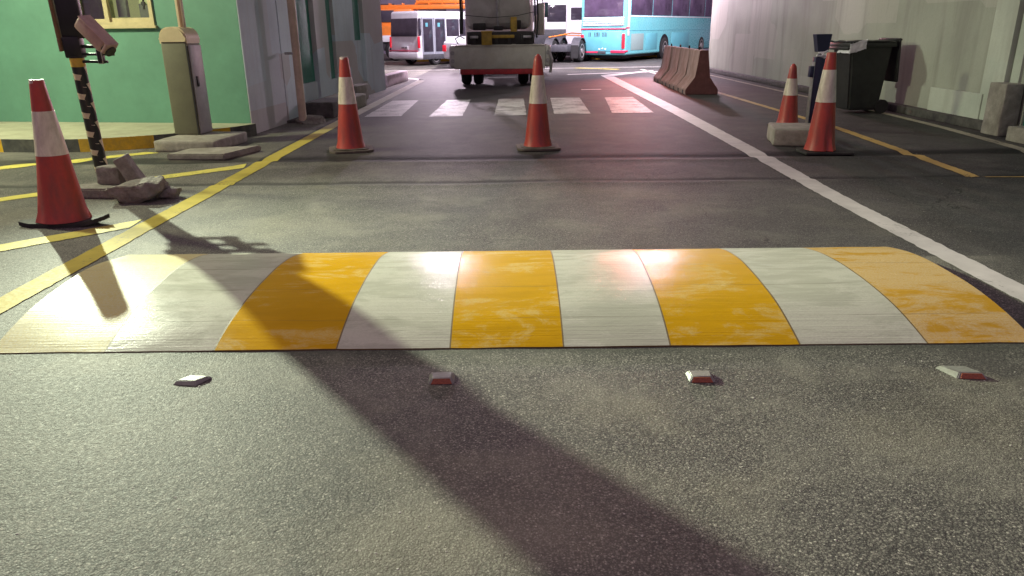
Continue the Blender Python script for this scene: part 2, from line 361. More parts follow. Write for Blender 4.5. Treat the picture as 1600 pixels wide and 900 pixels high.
def lathe(bm, prof, n=32, c=(0,0,0), cap=True, wob=0, axis=None):
    rings = []
    for r, z in prof:
        rings.append([bm.verts.new(Vector(c)+Vector((r*(1+wob*math.sin(3*t*2*math.pi/n+z*7))*math.cos(t*2*math.pi/n), r*math.sin(t*2*math.pi/n), z))) for t in range(n)])
    for A, B in zip(rings, rings[1:]):
        for i in range(n): bm.faces.new((A[i], A[(i+1)%n], B[(i+1)%n], B[i]))
    if cap: bm.faces.new(rings[0][::-1]); bm.faces.new(rings[-1])
def tube(bm, pts, r, n=8):
    for a, b in zip(pts, pts[1:]): cyl(bm, a, b, r, r, n)
def obj(name, bm, mat, parent=None, smooth=35, world=False):
    bmesh.ops.recalc_face_normals(bm, faces=bm.faces)
    me = bpy.data.meshes.new(name); bm.to_mesh(me); bm.free()
    o = bpy.data.objects.new(name, me); COL.objects.link(o)
    for m in (mat if isinstance(mat, (list, tuple)) else [mat]): me.materials.append(m)
    if smooth:
        for p in me.polygons: p.use_smooth = True
        me.set_sharp_from_angle(angle=R(smooth))
    if parent:
        o.parent = parent
        if world:
            q = parent
            M = Matrix()
            while q: M = q.matrix_basis @ M; q = q.parent
            me.transform(M.inverted())
    return o
def tag(o, label=None, cat=None, group=None, kind=None):
    if label: o['label'] = label
    if cat: o['category'] = cat
    if group: o['group'] = group
    if kind: o['kind'] = kind
    return o
def thing(name, label, cat, loc=(0,0,0), rz=0, group=None):
    o = bpy.data.objects.new(name, None); COL.objects.link(o); o.empty_display_size = .1
    o.location = loc; o.rotation_euler = (0,0,rz)
    return tag(o, label, cat, group)
def copy_tree(o, parent=None):
    c = o.copy(); COL.objects.link(c)
    if parent: c.parent = parent
    for ch in list(o.children): copy_tree(ch, c)
    return c

# ------------------------------------------------------------------ ground
def gz(x, y):
    """slight relief of the lane: the sunken trench strip and its raised lip"""
    if y > 9.5 or y < 5.5: return 0
    w = noise.noise(Vector((x*.7, 3.1, 0)))*.12 + noise.noise(Vector((x*2.9, 8.1, 0)))*.03
    a = -.014*math.exp(-((y-7.93-w)/.085)**2) + 0.010*math.exp(-((y-7.70-w)/.10)**2)
    w2 = noise.noise(Vector((x*.9, 13.1, 0)))*.08
    a += -.008*math.exp(-((y-6.62-w2)/.035)**2) + 0.007*math.exp(-((y-6.50-w2)/.07)**2)
    return a
def grid(xs, ys, dz=0, name='ground', mat=None):
    bm = BM(); rows = [[bm.verts.new((x, y, gz(x, y)+dz)) for x in xs] for y in ys]
    for a, b in zip(rows, rows[1:]):
        for i in range(len(xs)-1): bm.faces.new((a[i], a[i+1], b[i+1], b[i]))
    return obj(name, bm, mat, smooth=60)
fr = lambda a, b, st: [a+st*i for i in range(int(round((b-a)/st))+1)]
xs = [-300, -80, -30, -12] + fr(-8, 8, .2) + [12, 30, 80, 300]
ys = [-60, -15, -4] + fr(0, 5.4, .6) + fr(5.5, 9.5, .04) + fr(10, 40, 1.5) + [60, 120, 300, 600]
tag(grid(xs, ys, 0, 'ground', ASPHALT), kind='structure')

_dz = [.004]
def strip(L, Rr, mat, name, jit=.006, z=None):
    """painted strip between two polylines (lists of xy), broken into short pieces with slightly rough edges"""
    z = z or _dz[0]
    bm = BM(); prev = None; rnd = random.Random(len(bpy.data.objects))
    for i in range(len(L)-1):
        a0, a1, b0, b1 = Vector(L[i]).to_2d(), Vector(L[i+1]).to_2d(), Vector(Rr[i]).to_2d(), Vector(Rr[i+1]).to_2d()
        n = max(2, int((a1-a0).length/.05)); n = min(n, 260)
        for j in range(n+1):
            if i and j == 0: continue
            t = j/n; p = a0.lerp(a1, t); q = b0.lerp(b1, t); d = (q-p).normalized()
            p = p + d*rnd.uniform(-jit, jit); q = q + d*rnd.uniform(-jit, jit)
            row = []
            for k_ in range(5):
                m = p.lerp(q, k_/4); row.append(bm.verts.new((m.x, m.y, gz(m.x, m.y)+z)))
            if prev:
                for k_ in range(4): bm.faces.new((prev[k_], prev[k_+1], row[k_+1], row[k_]))
            prev = row
    o = obj(name, bm, mat, smooth=60); return tag(o, kind='structure')
strip([(-2.68,1.5),(-2.68,5.4),(-2.66,11.3),(-2.52,21.6)], [(-2.52,1.5),(-2.52,5.2),(-2.49,10.9),(-2.30,20.7)], YEL_LINE, 'edge_line')
strip([(-2.515,21.62),(-4.2,23.9)], [(-2.34,20.85),(-4.2,23.4)], WHT_LINE, 'edge_line')
strip([(2.53,2.0),(2.51,5.5),(2.55,8.0),(2.60,12),(2.64,22.3)], [(2.69,2.0),(2.68,5.5),(2.76,8.2),(2.86,12),(2.96,21.7)], WHT_LINE, 'edge_line')
strip([(2.64,22.32),(4.6,24.8)], [(2.98,22.0),(4.6,24.5)], WHT_LINE, 'edge_line')
strip([(4.30,25.5),(4.30,15.9),(4.33,12),(4.33,10),(4.20,7.9),(4.12,6.55)], [(4.42,25.5),(4.42,15.9),(4.44,12),(4.45,10),(4.32,7.9),(4.24,6.62)], ORG_LINE, 'bay_line')
strip([(4.25,6.54),(7.0,6.48)], [(4.25,6.63),(7.0,6.57)], ORG_LINE, 'bay_line', .004)
strip([(5.66,24.0),(5.69,16),(5.79,12),(5.70,9.9),(5.52,8.0),(5.2,6.9)], [(5.76,24.0),(5.79,16),(5.91,12),(5.83,9.9),(5.66,8.0),(5.34,6.8)], WALL_LINE, 'bay_line')
strip([(-5.9,7.25),(-5.35,7.62),(-4.2,8.60)], [(-5.8,7.10),(-5.22,7.50),(-4.02,8.52)], YEL_DIAG, 'bay_line')
strip([(-5.3,5.25),(-4.35,6.10),(-3.45,7.02),(-2.74,7.68)], [(-5.2,5.12),(-4.25,5.96),(-3.34,6.86),(-2.70,7.46)], YEL_DIAG, 'bay_line')
strip([(-4.6,3.5),(-3.36,4.66),(-2.72,5.32)], [(-4.5,3.36),(-3.25,4.50),(-2.70,5.08)], YEL_DIAG, 'bay_line')
for L0, R0, L1, R1 in (((-2.33,12.03),(-1.75,12.10),(-2.30,14.85),(-1.79,14.87)), ((-1.29,11.98),(-.76,12.0),(-1.23,14.85),(-.77,14.9)),
                      ((-.26,12.02),(.26,12.02),(-.22,14.98),(.27,15.0)), ((.71,12.15),(1.30,12.15),(.80,15.1),(1.38,15.1)),
                      ((1.65,12.2),(2.32,12.22),(1.88,15.1),(2.44,15.1))):
    strip([L0, L1], [R0, R1], ZEB, 'crossing_stripe', .008)
strip([(1.6,17.2),(2.05,17.25)], [(1.6,17.0),(2.05,17.05)], WHT_LINE, 'lane_mark')
strip([(1.7,23.0),(5.6,24.4)], [(1.75,22.8),(5.6,24.1)], WHT_LINE, 'lane_mark', z=.008)
strip([(2.2,26.6),(3.5,25.4)], [(2.4,26.8),(3.7,25.6)], YEL_DIAG, 'lane_mark', z=.008)
strip([(-6,26.2),(9,27.4)], [(-6,26.0),(9,27.2)], WHT_LINE, 'lane_mark')

# ------------------------------------------------------------------ speed hump
def hz(y, h=.078, y0=2.925, y1=4.40):
    t = (y-y0)/(y1-y0); return h*(1-abs(2*t-1)**2.4)
near = [-2.26,-1.76,-1.29,-.76,-.27,.22,.68,1.24,1.79,2.26]
far = [-2.38,-1.88,-1.29,-.76,-.30,.24,.74,1.29,1.79,2.31]
bm = BM(); ny = 44
mats = [HW, HY, HF, HYW, HJ]
seq = [2,0,1,0,1,0,1,0,3]
def hx(i, f, t):   # x of fraction f inside stripe i at depth t
    a = near[i]+(near[i+1]-near[i])*f; b = far[i]+(far[i+1]-far[i])*f
    return a+(b-a)*t
cols = []
for i in range(9):
    g = .0035
    for f in ([0] if i == 0 else []) + [g/.5] + [j/9 for j in range(1, 9)] + ([1-g/.5] if i < 8 else [1]): cols.append((i, f))
vv = []
for ci, (i, f) in enumerate(cols):
    colv = []
    for j in range(ny+1):
        t = j/ny; y = 2.925+1.475*t; x = hx(i, f, t)
        e = min(1, (min(x+2.38, 2.34-x)+.06)/.10); e = max(.25, e)
        wob = .0022*noise.noise(Vector((x*3, y*5, 0))) + .004*noise.noise(Vector((x*.9, y*1.2, 4)))
        yj = y + (.006*noise.noise(Vector((x*6, 1.7, 0))) if j in (0, ny) else 0)
        colv.append(bm.verts.new((x, yj, max(.004, hz(y)*e+.004+wob))))
    vv.append(colv)
for ci in range(len(cols)-1):
    i, j2 = cols[ci][0], cols[ci+1][0]
    joint = i != j2
    for j in range(ny):
        f = bm.faces.new((vv[ci][j], vv[ci+1][j], vv[ci+1][j+1], vv[ci][j+1])); f.material_index = 4 if joint else seq[i]
# thick painted edge down to the road
def skirt(vs, flip):
    lo = [bm.verts.new((v.co.x, v.co.y, -.004)) for v in vs]
    for a in range(len(vs)-1):
        f = bm.faces.new((vs[a], lo[a], lo[a+1], vs[a+1])); f.material_index = 4
skirt([c[0] for c in vv], 0); skirt([c[-1] for c in vv], 1); skirt(vv[0], 0); skirt(vv[-1], 1)
hump = obj('speed_hump', bm, mats, smooth=50)
tag(hump, 'low speed hump painted in wide worn yellow and white stripes across the lane', 'speed hump')

# loose pale grit lying on the asphalt
bm = BM(); rg = random.Random(3)
for i in range(620):
    y = 1.05+rg.random()**1.6*7.5; x = rg.uniform(-.95, .95)*(1.1+y*.62)
    if 2.85 < y < 4.45 and abs(x) < 2.5: continue
    s = rg.uniform(.0015, .0042)*(1.5 if rg.random() > .93 else 1)
    r = bmesh.ops.create_icosphere(bm, subdivisions=1, radius=s)
    bmesh.ops.transform(bm, matrix=Matrix.Translation((x, y, gz(x, y)+s*.1)) @ Matrix.Diagonal((1,1,.3,1)) @ Euler((rg.random()*3, rg.random()*3, rg.random()*3)).to_matrix().to_4x4() @ Matrix.Diagonal((1, rg.uniform(.6,1.5), 1, 1)), verts=r['verts'])
tag(obj('loose_grit', bm, GRIT, smooth=0), 'scattered pale grit lying loose on the asphalt', 'grit', kind='stuff')

# road studs
def stud(x, y, rz, label, w=.105, refl=True, skew=0, d=.085, h=.019):
    t = thing('road_stud', label, 'road stud', (x, y, 0), rz, 'road studs in a row before the hump')
    bm = BM(); a, b = w/2, d/2
    lo = [(-a,-b,0),(a,-b,0),(a+skew,b,0),(-a+skew,b,0)]; hi = [(-a*.72,-b*.55,h),(a*.72,-b*.55,h),(a*.80+skew,b*.7,h),(-a*.80+skew,b*.7,h)]
    A = [bm.verts.new(p) for p in lo]; B = [bm.verts.new(p) for p in hi]
    bm.faces.new(A[::-1]); bm.faces.new(B)
    for i in range(4): bm.faces.new((A[i], A[(i+1)%4], B[(i+1)%4], B[i]))
    bmesh.ops.bevel(bm, geom=list(bm.edges), offset=.003, segments=2, affect='EDGES')
    obj('stud_body', bm, STUDM, t)
    if refl:
        bm = BM(); k0, k1 = .10, .88
        def L(t_, s_): return Vector((s_*(a*(1-.28*t_))*.80, -b+b*.45*t_-.0035, h*t_))
        prism(bm, [L(k0,-1), L(k0,1), L(k1,1), L(k1,-1)], (0,.004,.0), 0)
        obj('reflector', bm, STUDR, t)
    return t
stud(-1.28, 2.64, R(-8), 'leftmost road stud, a low plain tile with no reflector showing', .10, False, .03, .08, .014)
stud(-.28, 2.63, R(2), 'road stud with orange reflector lying in the dark pole shadow', .105)
stud(.735, 2.62, R(-1), 'pale road stud with red reflector, just right of the middle of the hump', .105)
stud(1.79, 2.63, R(-6), 'rightmost road stud, skewed, with dark red reflector', .12, True, -.045, .095)

# ------------------------------------------------------------------ green gatehouse (left)
WN = Vector((-.148, -1, 0)).normalized()          # outward normal of the front wall
WP = Vector((-3.46, 10.05, 0)); WD = Vector((-1, .148, 0)).normalized()   # along the wall to the left
gh = thing('gatehouse', 'green gatehouse with a small sliding window and grey side piers', 'building', WP)
HT = 4.9
# side line
def sidex(y): return -3.45+(y-10.05)*.0671
# window opening measured on the wall plane
wl, wb_ = onplane(118, 42, WP, WN), onplane(243, 40, WP, WN)
s0, s1 = (wl-WP).dot(WD), (wb_-WP).dot(WD)
s0, s1 = max(s0, s1), min(s0, s1); zb = wb_.z; zt = zb+1.05
bm = BM()
def wpt(s, z, d=0): return WP + WD*s - WN*d + Vector((0,0,z))
def wallbox(bm, sa, sb, za, zb2, d0, d1):
    prism(bm, [wpt(sa, za, d0), wpt(sb, za, d0), wpt(sb, zb2, d0), wpt(sa, zb2, d0)], -WN*(d1-d0))
wallbox(bm, 0, s1, 0, HT, 0, .2); wallbox(bm, s1, s0, 0, zb, 0, .2); wallbox(bm, s1, s0, zt, HT, 0, .2); wallbox(bm, s0, 14, 0, HT, 0, .2)
obj('front_wall', bm, GREEN, gh, 0, True)
bm = BM(); fw = .05
for (sa, sb, za, z2) in ((s1, s0, zb, zb+fw), (s1, s0, zt-fw, zt), (s1, s1+fw, zb+fw, zt-fw), (s0-fw, s0, zb+fw, zt-fw)): wallbox(bm, sa, sb, za, z2, -.025, .12)
wf = obj('window', bm, FRAME, gh, 0, True)
sm = s1+(s0-s1)*.56
bm = BM(); wallbox(bm, sm, sm+.06, zb+fw, zt-fw, .0, .05); wallbox(bm, s1+fw, sm, zb+fw, zb+fw+.05, .03, .06); wallbox(bm, sm+.06, s0-fw, zb+fw, zb+fw+.04, .02, .05)
obj('sash', bm, FRAME, wf, 0, True)
bm = BM(); wallbox(bm, s1-.03, s0+.03, zb-.03, zb, -.05, -.001); obj('sill', bm, FRAME, wf, 0, True)
k = newmat('window_glass')
tb = k.a('ShaderNodeBsdfTransparent'); tb.inputs[0].default_value = (.92,.95,.88,1); gb = k.a('ShaderNodeBsdfGlossy'); gb.inputs['Roughness'].default_value = .04
ms = k.a('ShaderNodeMixShader'); ms.inputs[0].default_value = .10
k.link(tb.outputs[0], ms.inputs[1]); k.link(gb.outputs[0], ms.inputs[2]); k.link(ms.outputs[0], k.n['Material Output'].inputs[0])
bm = BM(); wallbox(bm, s1+fw, s0-fw, zb+fw, zt-fw, .07, .076); obj('pane', bm, k.m, wf, 0, True)
bm = BM(); wallbox(bm, s1-.3, s0+.3, zb-.2, zt+.2, 1.1, 1.15); obj('lit_back_wall', bm, glow('lit_room_wall', (.60,.62,.26), .42), wf, 0, True)
WSTF = pm('office_white', (.75,.78,.55), .6, .1); GSTF = pm('office_grey', (.16,.17,.17), .6, .2)
ww = s0-s1
for q, (f0, f1, h0, h1, dd, m_) in enumerate(((.06,.20,.0,.9,.35,WSTF), (.30,.36,.0,.8,.5,WSTF), (.40,.50,.05,.75,.6,WSTF), (.22,.34,.0,.28,.3,GSTF), (.62,.74,.12,.8,.5,GSTF), (.76,.86,.0,.6,.4,WSTF), (.88,1.0,.0,.35,.35,GSTF))):
    bm = BM(); wallbox(bm, s1+ww*f0, s1+ww*f1, zb+h0, zb+h1, dd, dd+.06); obj('office_shelf', bm, m_, wf, 0, True)
bm = BM(); cyl(bm, wpt(s1+.13, zb+.27, .025), wpt(s1+.13, zb+.27, .0), .028, .028, 14); cyl(bm, wpt(s1+.13, zb+.38, .025), wpt(s1+.13, zb+.20, .012), .012, .012, 8)
obj('window_latch', bm, BLACKP, wf, 35, True)
# side: piers, recessed dark green panels, plinth
def sidebox(bm, y0, y1, z0, z1, proud, depth=.25):
    pts = [Vector((sidex(y0)+proud, y0, z0)), Vector((sidex(y1)+proud, y1, z0)), Vector((sidex(y1)-depth, y1, z0)), Vector((sidex(y0)-depth, y0, z0))]
    prism(bm, pts, (0,0,z1-z0))
for y0, y1, z0, pr in ((10.05+.205, 11.36, 0, .012), (11.44, 12.15, 0, .0), (13.05, 13.72, 0, .02), (14.22, 15.55, 0, .0), (16.22, 17.85, 0, .03)):
    bm = BM(); sidebox(bm, y0, y1, z0, HT, pr); obj('pier', bm, GREY, gh, 0, True)
bm = BM(); prism(bm, [wpt(-.012, 0, .003), wpt(-.002, 0, .003), wpt(-.002, 0, .203), wpt(-.012, 0, .203)], (0,0,HT)); obj('corner_pier', bm, GREY, gh, 0, True)
bm = BM(); sidebox(bm, 11.365, 11.435, 0, HT, -.05, .25); obj('groove', bm, GREY, gh, 0, True)
for y0, y1, z0 in ((12.155, 13.045, .50), (13.725, 14.215, .48), (15.555, 16.215, 1.12)):
    bm = BM(); sidebox(bm, y0, y1, z0, HT, -.06, .25); obj('recessed_panel', bm, DGREEN, gh, 0, True)
    bm = BM(); sidebox(bm, y0, y1, 0, z0-.003, -.02 if z0 < 1 else -.05, .25); obj('panel_base', bm, GREY, gh, 0, True)
bm = BM()
c4 = [wpt(.0, HT+.003, 0), wpt(14, HT+.003, 0), Vector((-16, 18.5, HT+.003)), Vector((sidex(17.85), 17.85, HT+.003))]
prism(bm, c4, (0,0,.25)); obj('roof', bm, GREY, gh, 0, True)
bm = BM(); prism(bm, [Vector((sidex(17.85)-.26, 17.65, 0)), Vector((-16, 18.3, 0)), Vector((-16, 18.5, 0)), Vector((sidex(17.85)-.26, 17.85, 0))], (0,0,HT)); obj('back_wall', bm, GREY, gh, 0, True)

# pavement and black-yellow kerb in front
front = [(-14, 9.9), (-8, 9.02), (-5.95, 8.72), (-5.0, 8.60), (-4.35, 8.86), (-3.85, 9.25), (-3.55, 9.62), (-3.38, 10.0)]
def resample(pts, st):
    o = [Vector(pts[0])]
    for a, b in zip(pts, pts[1:]):
        a, b = Vector(a), Vector(b); n = max(1, int((b-a).length/st))
        for j in range(1, n+1): o.append(a.lerp(b, j/n))
    return o
fp = resample(front, .12)
# smooth the polyline
for _ in range(10):
    fp = [fp[0]] + [(fp[i-1]+fp[i]*2+fp[i+1])/4 for i in range(1, len(fp)-1)] + [fp[-1]]
inner = []
for i, p in enumerate(fp):
    t = (fp[min(i+1, len(fp)-1)]-fp[max(i-1, 0)]).normalized(); inner.append(p+Vector((-t.y, t.x))*.13)
bm = BM()
A = [bm.verts.new((p.x, p.y, .148)) for p in inner]
B = []
for p in inner:
    s = (Vector((p.x, p.y, 0))-WP).dot(WD); q = wpt(max(s, .02), .148, -.002); B.append(bm.verts.new(q))
for i in range(len(A)-1): bm.faces.new((A[i], A[i+1], B[i+1], B[i]))
tag(obj('pavement', bm, PAVE, smooth=0), kind='structure')
kb = BM(); acc = 0
bounds = []
for i in range(len(fp)-1):
    a, b, c_, d_ = fp[i], fp[i+1], inner[i+1], inner[i]
    xm = (a.x+b.x)/2
    yellow = (xm < -5.83 and int((xm+40)/.62) % 2 == 0) or (-5.05 < xm < -4.28) or (-3.95 < xm < -3.62)
    vs = [kb.verts.new((q.x, q.y, z)) for q in (a, b, c_, d_) for z in (-.01, .15)]
    m = 1 if yellow else 0
    top = kb.faces.new((vs[1], vs[3], vs[5], vs[7])); top.material_index = 2
    for q in ((0,2,3,1), (2,4,5,3), (4,6,7,5), (6,0,1,7)):
        f = kb.faces.new([vs[x] for x in q]); f.material_index = m
kb_o = obj('kerb', kb, [KERB_K, KERB_Y, PAVE], smooth=0); tag(kb_o, kind='structure')

# beige pipe
pb = G(474, 193)
t = thing('drain_pipe', 'beige vertical drain pipe standing against the grey side piers', 'pipe', (pb.x, pb.y, 0))
bm = BM(); cyl(bm, (0,0,0), (0,0,4.6), .058, .058, 20); obj('pipe', bm, PIPE, t)
for z in (1.0, 2.6):
    bm = BM(); box(bm, (-.06, .02, z), (.20,.13,.035), .006); obj('clamp', bm, STEEL, t)
# rubble and steps along the side wall
bm = BM(); r = bmesh.ops.create_icosphere(bm, subdivisions=3, radius=.16)
for v in bm.verts: v.co = Vector((v.co.x*1.5, v.co.y*1.1, max(-.02, v.co.z*.7)))*(1+.35*noise.noise(v.co*9))
o = obj('rubble_heap', bm, CONCB, smooth=0); o.location = (pb.x+.12, pb.y+.10, .0); tag(o, 'small grey rubble heap at the foot of the beige pipe', 'rubble')
bm = BM(); prism(bm, [Vector((sidex(11.3)+.02, 11.3, -.01)), Vector((sidex(11.3)+.36, 11.5, -.01)), Vector((-2.72, 13.0, -.01)), Vector((-2.72, 13.2, -.01)), Vector((sidex(13.2)+.025, 13.2, -.01))], (0,0,.05))
o = obj('dirt_strip', bm, DIRT, smooth=0); tag(o, kind='structure')
def block(name, c, s, mat, label, cat='concrete block', rot=None, bev=.012, j=0):
    bm = BM(); box(bm, (0,0,s[2]/2), s, bev)
    if j:
        bmesh.ops.subdivide_edges(bm, edges=bm.edges, cuts=3, use_grid_fill=True)
        for v in bm.verts: v.co += Vector((noise.noise(v.co*7+Vector((j,0,0))), noise.noise(v.co*7+Vector((0,j,0))), noise.noise(v.co*7+Vector((0,0,j)))))*j*.02
    o = obj(name, bm, mat, smooth=30); o.location = c
    if rot: o.rotation_euler = rot
    return tag(o, label, cat)
block('concrete_step', (-2.96, 13.55, 0), (.60, .85, .22), CONC, 'low concrete step by the left line with one bright edge', 'step', (0,0,R(-4)), j=.3)
block('concrete_step', (-3.05, 15.0, 0), (.34, .8, .30), CONC, 'taller concrete step beside the grey wall, behind the first step', 'step', (0,0,R(-4)), j=.3)
block('concrete_step', (-2.98, 12.4, 0), (.46, .95, .24), DIRT, 'dark grimy step at the foot of the grey piers, just past the beige pipe', 'step', (0,0,R(-4)), j=.3)
block('painted_block', (-2.98, 19.7, 0), (.24, 2.3, .27), PINKB, 'pale pink painted block past the far corner of the gatehouse', 'concrete block', (0,0,R(-5)), j=.2)

# ------------------------------------------------------------------ right wall
rw = thing('boundary_wall', 'long stained grey plaster wall along the right of the lane', 'wall', (6.2, 16, 0))
bm = BM(); box(bm, (6.32, 16.6, 2.4), (.24, 15.0, 4.8)); obj('wall_panel', bm, RWALL, rw, 0, True)
bm = BM(); box(bm, (6.13, 16.7, .06), (.14, 14.9, .12), .015); obj('wall_plinth', bm, DIRT, rw, 35, True)
# pilasters and the lower repair coat near the camera
def wy(u): # y on wall plane x=6.2 seen at image column u near the wall foot
    return onplane(u, 150, (6.2,0,0), (1,0,0)).y
y_a, y_b = wy(1535), wy(1552)
for ya, yb, pr in ((wy(1552), wy(1535), .06), (wy(1574), wy(1556), .10), (wy(1590), wy(1577), .05)):
    bm = BM(); box(bm, (6.22-pr/2+.05, (ya+yb)/2, 2.4), (pr+.10, yb-ya, 4.79)); obj('pilaster', bm, PILA, rw, 0, True)
bm = BM(); box(bm, (6.30, (wy(1590)+4.5)/2, 2.4), (.16, wy(1590)-4.5-.01, 4.78)); obj('recessed_panel', bm, DGREEN, rw, 0, True)
bm = BM(); box(bm, (6.165, (11.1+9.92)/2, .26), (.045, 1.25, .36), .006); obj('repair_patch', bm, PILA, rw, 0, True)
bm = BM(); box(bm, (6.06, wy(1588), .31), (.22, .34, .62), .015); bmesh.ops.subdivide_edges(bm, edges=bm.edges, cuts=2, use_grid_fill=True)
for v in bm.verts: v.co += noise.noise_vector(v.co*6)*.012
o = obj('wall_footing', bm, CONC, smooth=30); tag(o, 'pale rough concrete footing block under the right-hand pilasters', 'footing')
block('loose_kerbstone', (6.02, 8.35, 0), (.32, .9, .17), CONC, 'grey kerbstone on the ground at the right edge of the photo', 'kerbstone', (0,0,R(3)), j=.2)

cn = thing('sky_blocker', 'unseen flat canopy slab spanning the lane between gatehouse and wall', 'blocker', (1.5, 13.2, 5.2))
bm = BM(); box(bm, (1.45, 13.2, 5.32), (10.2, 8.6, .22), .01); obj('slab', bm, GREY, cn, 30, True)  # added out of view to shade the lane from the sky
for yy in (9.6, 13.2, 16.8):
    bm = BM(); box(bm, (1.45, yy, 5.10), (10.0, .25, .20), .01); obj('blocker_beam', bm, GREY, cn, 30, True)  # ribs under the added slab

# ------------------------------------------------------------------ traffic cones
def cone(loc, label, h=1.0, rz=0, base='square', tip=None, band=(.53,.83), tilt=(0,0), seam=None, r_bot=.152, r_top=.046, bandmat=None):
    t = thing('traffic_cone', label, 'traffic cone', loc, rz, 'red and white traffic cones in the gateway')
    t.rotation_euler = (tilt[0], tilt[1], rz)
    zb0 = .035
    def rad(z): # radius at height
        f = (z-zb0)/(h-zb0); flare = .014*math.exp(-(z-zb0)/.03)
        return r_bot+(r_top-r_bot)*f + flare
    z1, z2 = band[0]*h, band[1]*h
    n = 40
    def body(za, zb_, cap_top, name, mat, off=0, parent=t):
        bm = BM(); zs = [za+(zb_-za)*i/14 for i in range(15)]
        prof = [(rad(z)+off, z) for z in zs]
        if cap_top: prof += [(r_top*.96, zb_+.006), (r_top*.78, zb_+.008), (r_top*.70, zb_-.03)]
        rings = []
        for r_, z in prof:
            ring = []
            for q in range(n):
                a = q*2*math.pi/n; rr = r_*(1+.012*math.sin(2*a+z*3))
                if seam is not None:
                    da = (a-seam+math.pi) % (2*math.pi)-math.pi
                    f = max(0, 1-z/(.45*h))
                    rr *= 1 + .16*f*math.exp(-((da-.16)/.16)**2) - .20*f*math.exp(-((da+.10)/.08)**2)
                ring.append(bm.verts.new((rr*math.cos(a), rr*math.sin(a), z)))
            rings.append(ring)
        for A, B in zip(rings, rings[1:]):
            for q in range(n): bm.faces.new((A[q], A[(q+1)%n], B[(q+1)%n], B[q]))
        if not cap_top: bm.faces.new(rings[-1])
        else: bm.faces.new(rings[-1])
        return obj(name, bm, mat, parent, 50)
    body(zb0, h, True, 'cone_body', CONE_RED)
    body(z1, z2, False, 'reflective_band', bandmat or CONE_BAND, .0022)
    if tip == 'worn':
        bm = BM(); lathe(bm, [(r_top*1.05, h-.05), (r_top*1.03, h-.012), (r_top*.98, h+.0085), (r_top*.6, h+.010)], 24, cap=False); obj('worn_top', bm, CONE_TIP, t)
    if tip == 'point':
        bm = BM(); lathe(bm, [(r_top*1.05, h-.01), (r_top*.8, h+.03), (r_top*.35, h+.055), (.002, h+.06)], 24); obj('top_knob', bm, CONE_RED, t)
    bm = BM()
    if base == 'square':
        a, c_ = .245, .06
        o8 = [(-a+c_,-a),(a-c_,-a),(a,-a+c_),(a,a-c_),(a-c_,a),(-a+c_,a),(-a,a-c_),(-a,-a+c_)]
        prism(bm, [(x, y, 0) for x, y in o8], (0,0,.028))
        prism(bm, [(x*.80, y*.80, .0281) for x, y in o8], (0,0,.012))
        for v in bm.verts:
            if abs(v.co.z) < .001 or v.co.z > .02:
                d = math.hypot(v.co.x, v.co.y)
                if d > .25: v.co.z += .012*noise.noise(v.co*4+Vector(loc))
        bmesh.ops.bevel(bm, geom=list(bm.edges), offset=.005, segments=1, affect='EDGES')
        obj('base_plate', bm, RUBBERD, t, 30)
    elif base == 'flat':
        prism(bm, [(-.20,-.20,0),(.30,-.19,0),(.34,-.05,0),(.28,.20,0),(-.18,.22,0),(-.23,.05,0)], (0,0,.026))
        bmesh.ops.bevel(bm, geom=list(bm.edges), offset=.006, segments=1, affect='EDGES')
        obj('base_plate', bm, RUBBER, t, 30)
    elif base == 'torn':
        # a torn rubber foot: front flap bent up at its right end, ragged there
        top = []
        outl = [(-.30,-.04),(-.29,-.09),(-.20,-.125),(-.05,-.135),(.10,-.13),(.20,-.125),(.28,-.10),(.33,-.085),(.315,-.06),(.345,-.045),(.30,-.03),(.32,-.005),(.24,.01),(.18,.06),(.10,.15),(-.05,.17),(-.16,.12),(-.22,.03)]
        prism(bm, [(x, y, 0) for x, y in outl], (0,0,.030))
        bmesh.ops.triangulate(bm, faces=[f for f in bm.faces if len(f.verts) > 4])
        bmesh.ops.subdivide_edges(bm, edges=bm.edges, cuts=2)
        for v in bm.verts:
            x = v.co.x
            v.co.z += .55*max(0, x-.12)**1.6 + .10*max(0, -x-.2)
        obj('base_plate', bm, RUBBER, t, 30)
    return t
cone((-3.23, 5.24, 0), 'nearest traffic cone on the left, split at the bottom, on a torn black foot', 1.0, 0, 'torn', 'worn', (.50,.80), seam=R(205))
cone((-1.835, 8.57, 0), 'traffic cone on the left side of the lane, on a square dusty base', 1.02, R(14), 'square', 'worn', (.515,.80))
cone((.315, 8.56, 0), 'traffic cone with a pointed top in the middle of the lane, before the truck', .98, R(2), 'square', 'point', (.52,.83))
cone((3.78, 10.25, 0), 'smallest traffic cone, on the right, behind the concrete block and beside the navy post', .77, R(10), 'flat', 'point', (.55,.83), r_bot=.14)
cone((3.36, 8.07, 0), 'traffic cone right of the white line, in front of the navy post', 1.03, R(-4), 'flat', None, (.52,.84), seam=R(-72))

# ------------------------------------------------------------------ leaning reader post (left)
px, py = -3.64, 6.58
post = thing('reader_post', 'black post with pale chevron tape carrying a black reader box and a camera', 'post', (px, py, 0))
post.rotation_euler = (R(4.5), R(.8), 0)
bm = BM(); cyl(bm, (0,0,0), (0,0,1.13), .054, .054, 24); obj('pole', bm, BLACK, post)
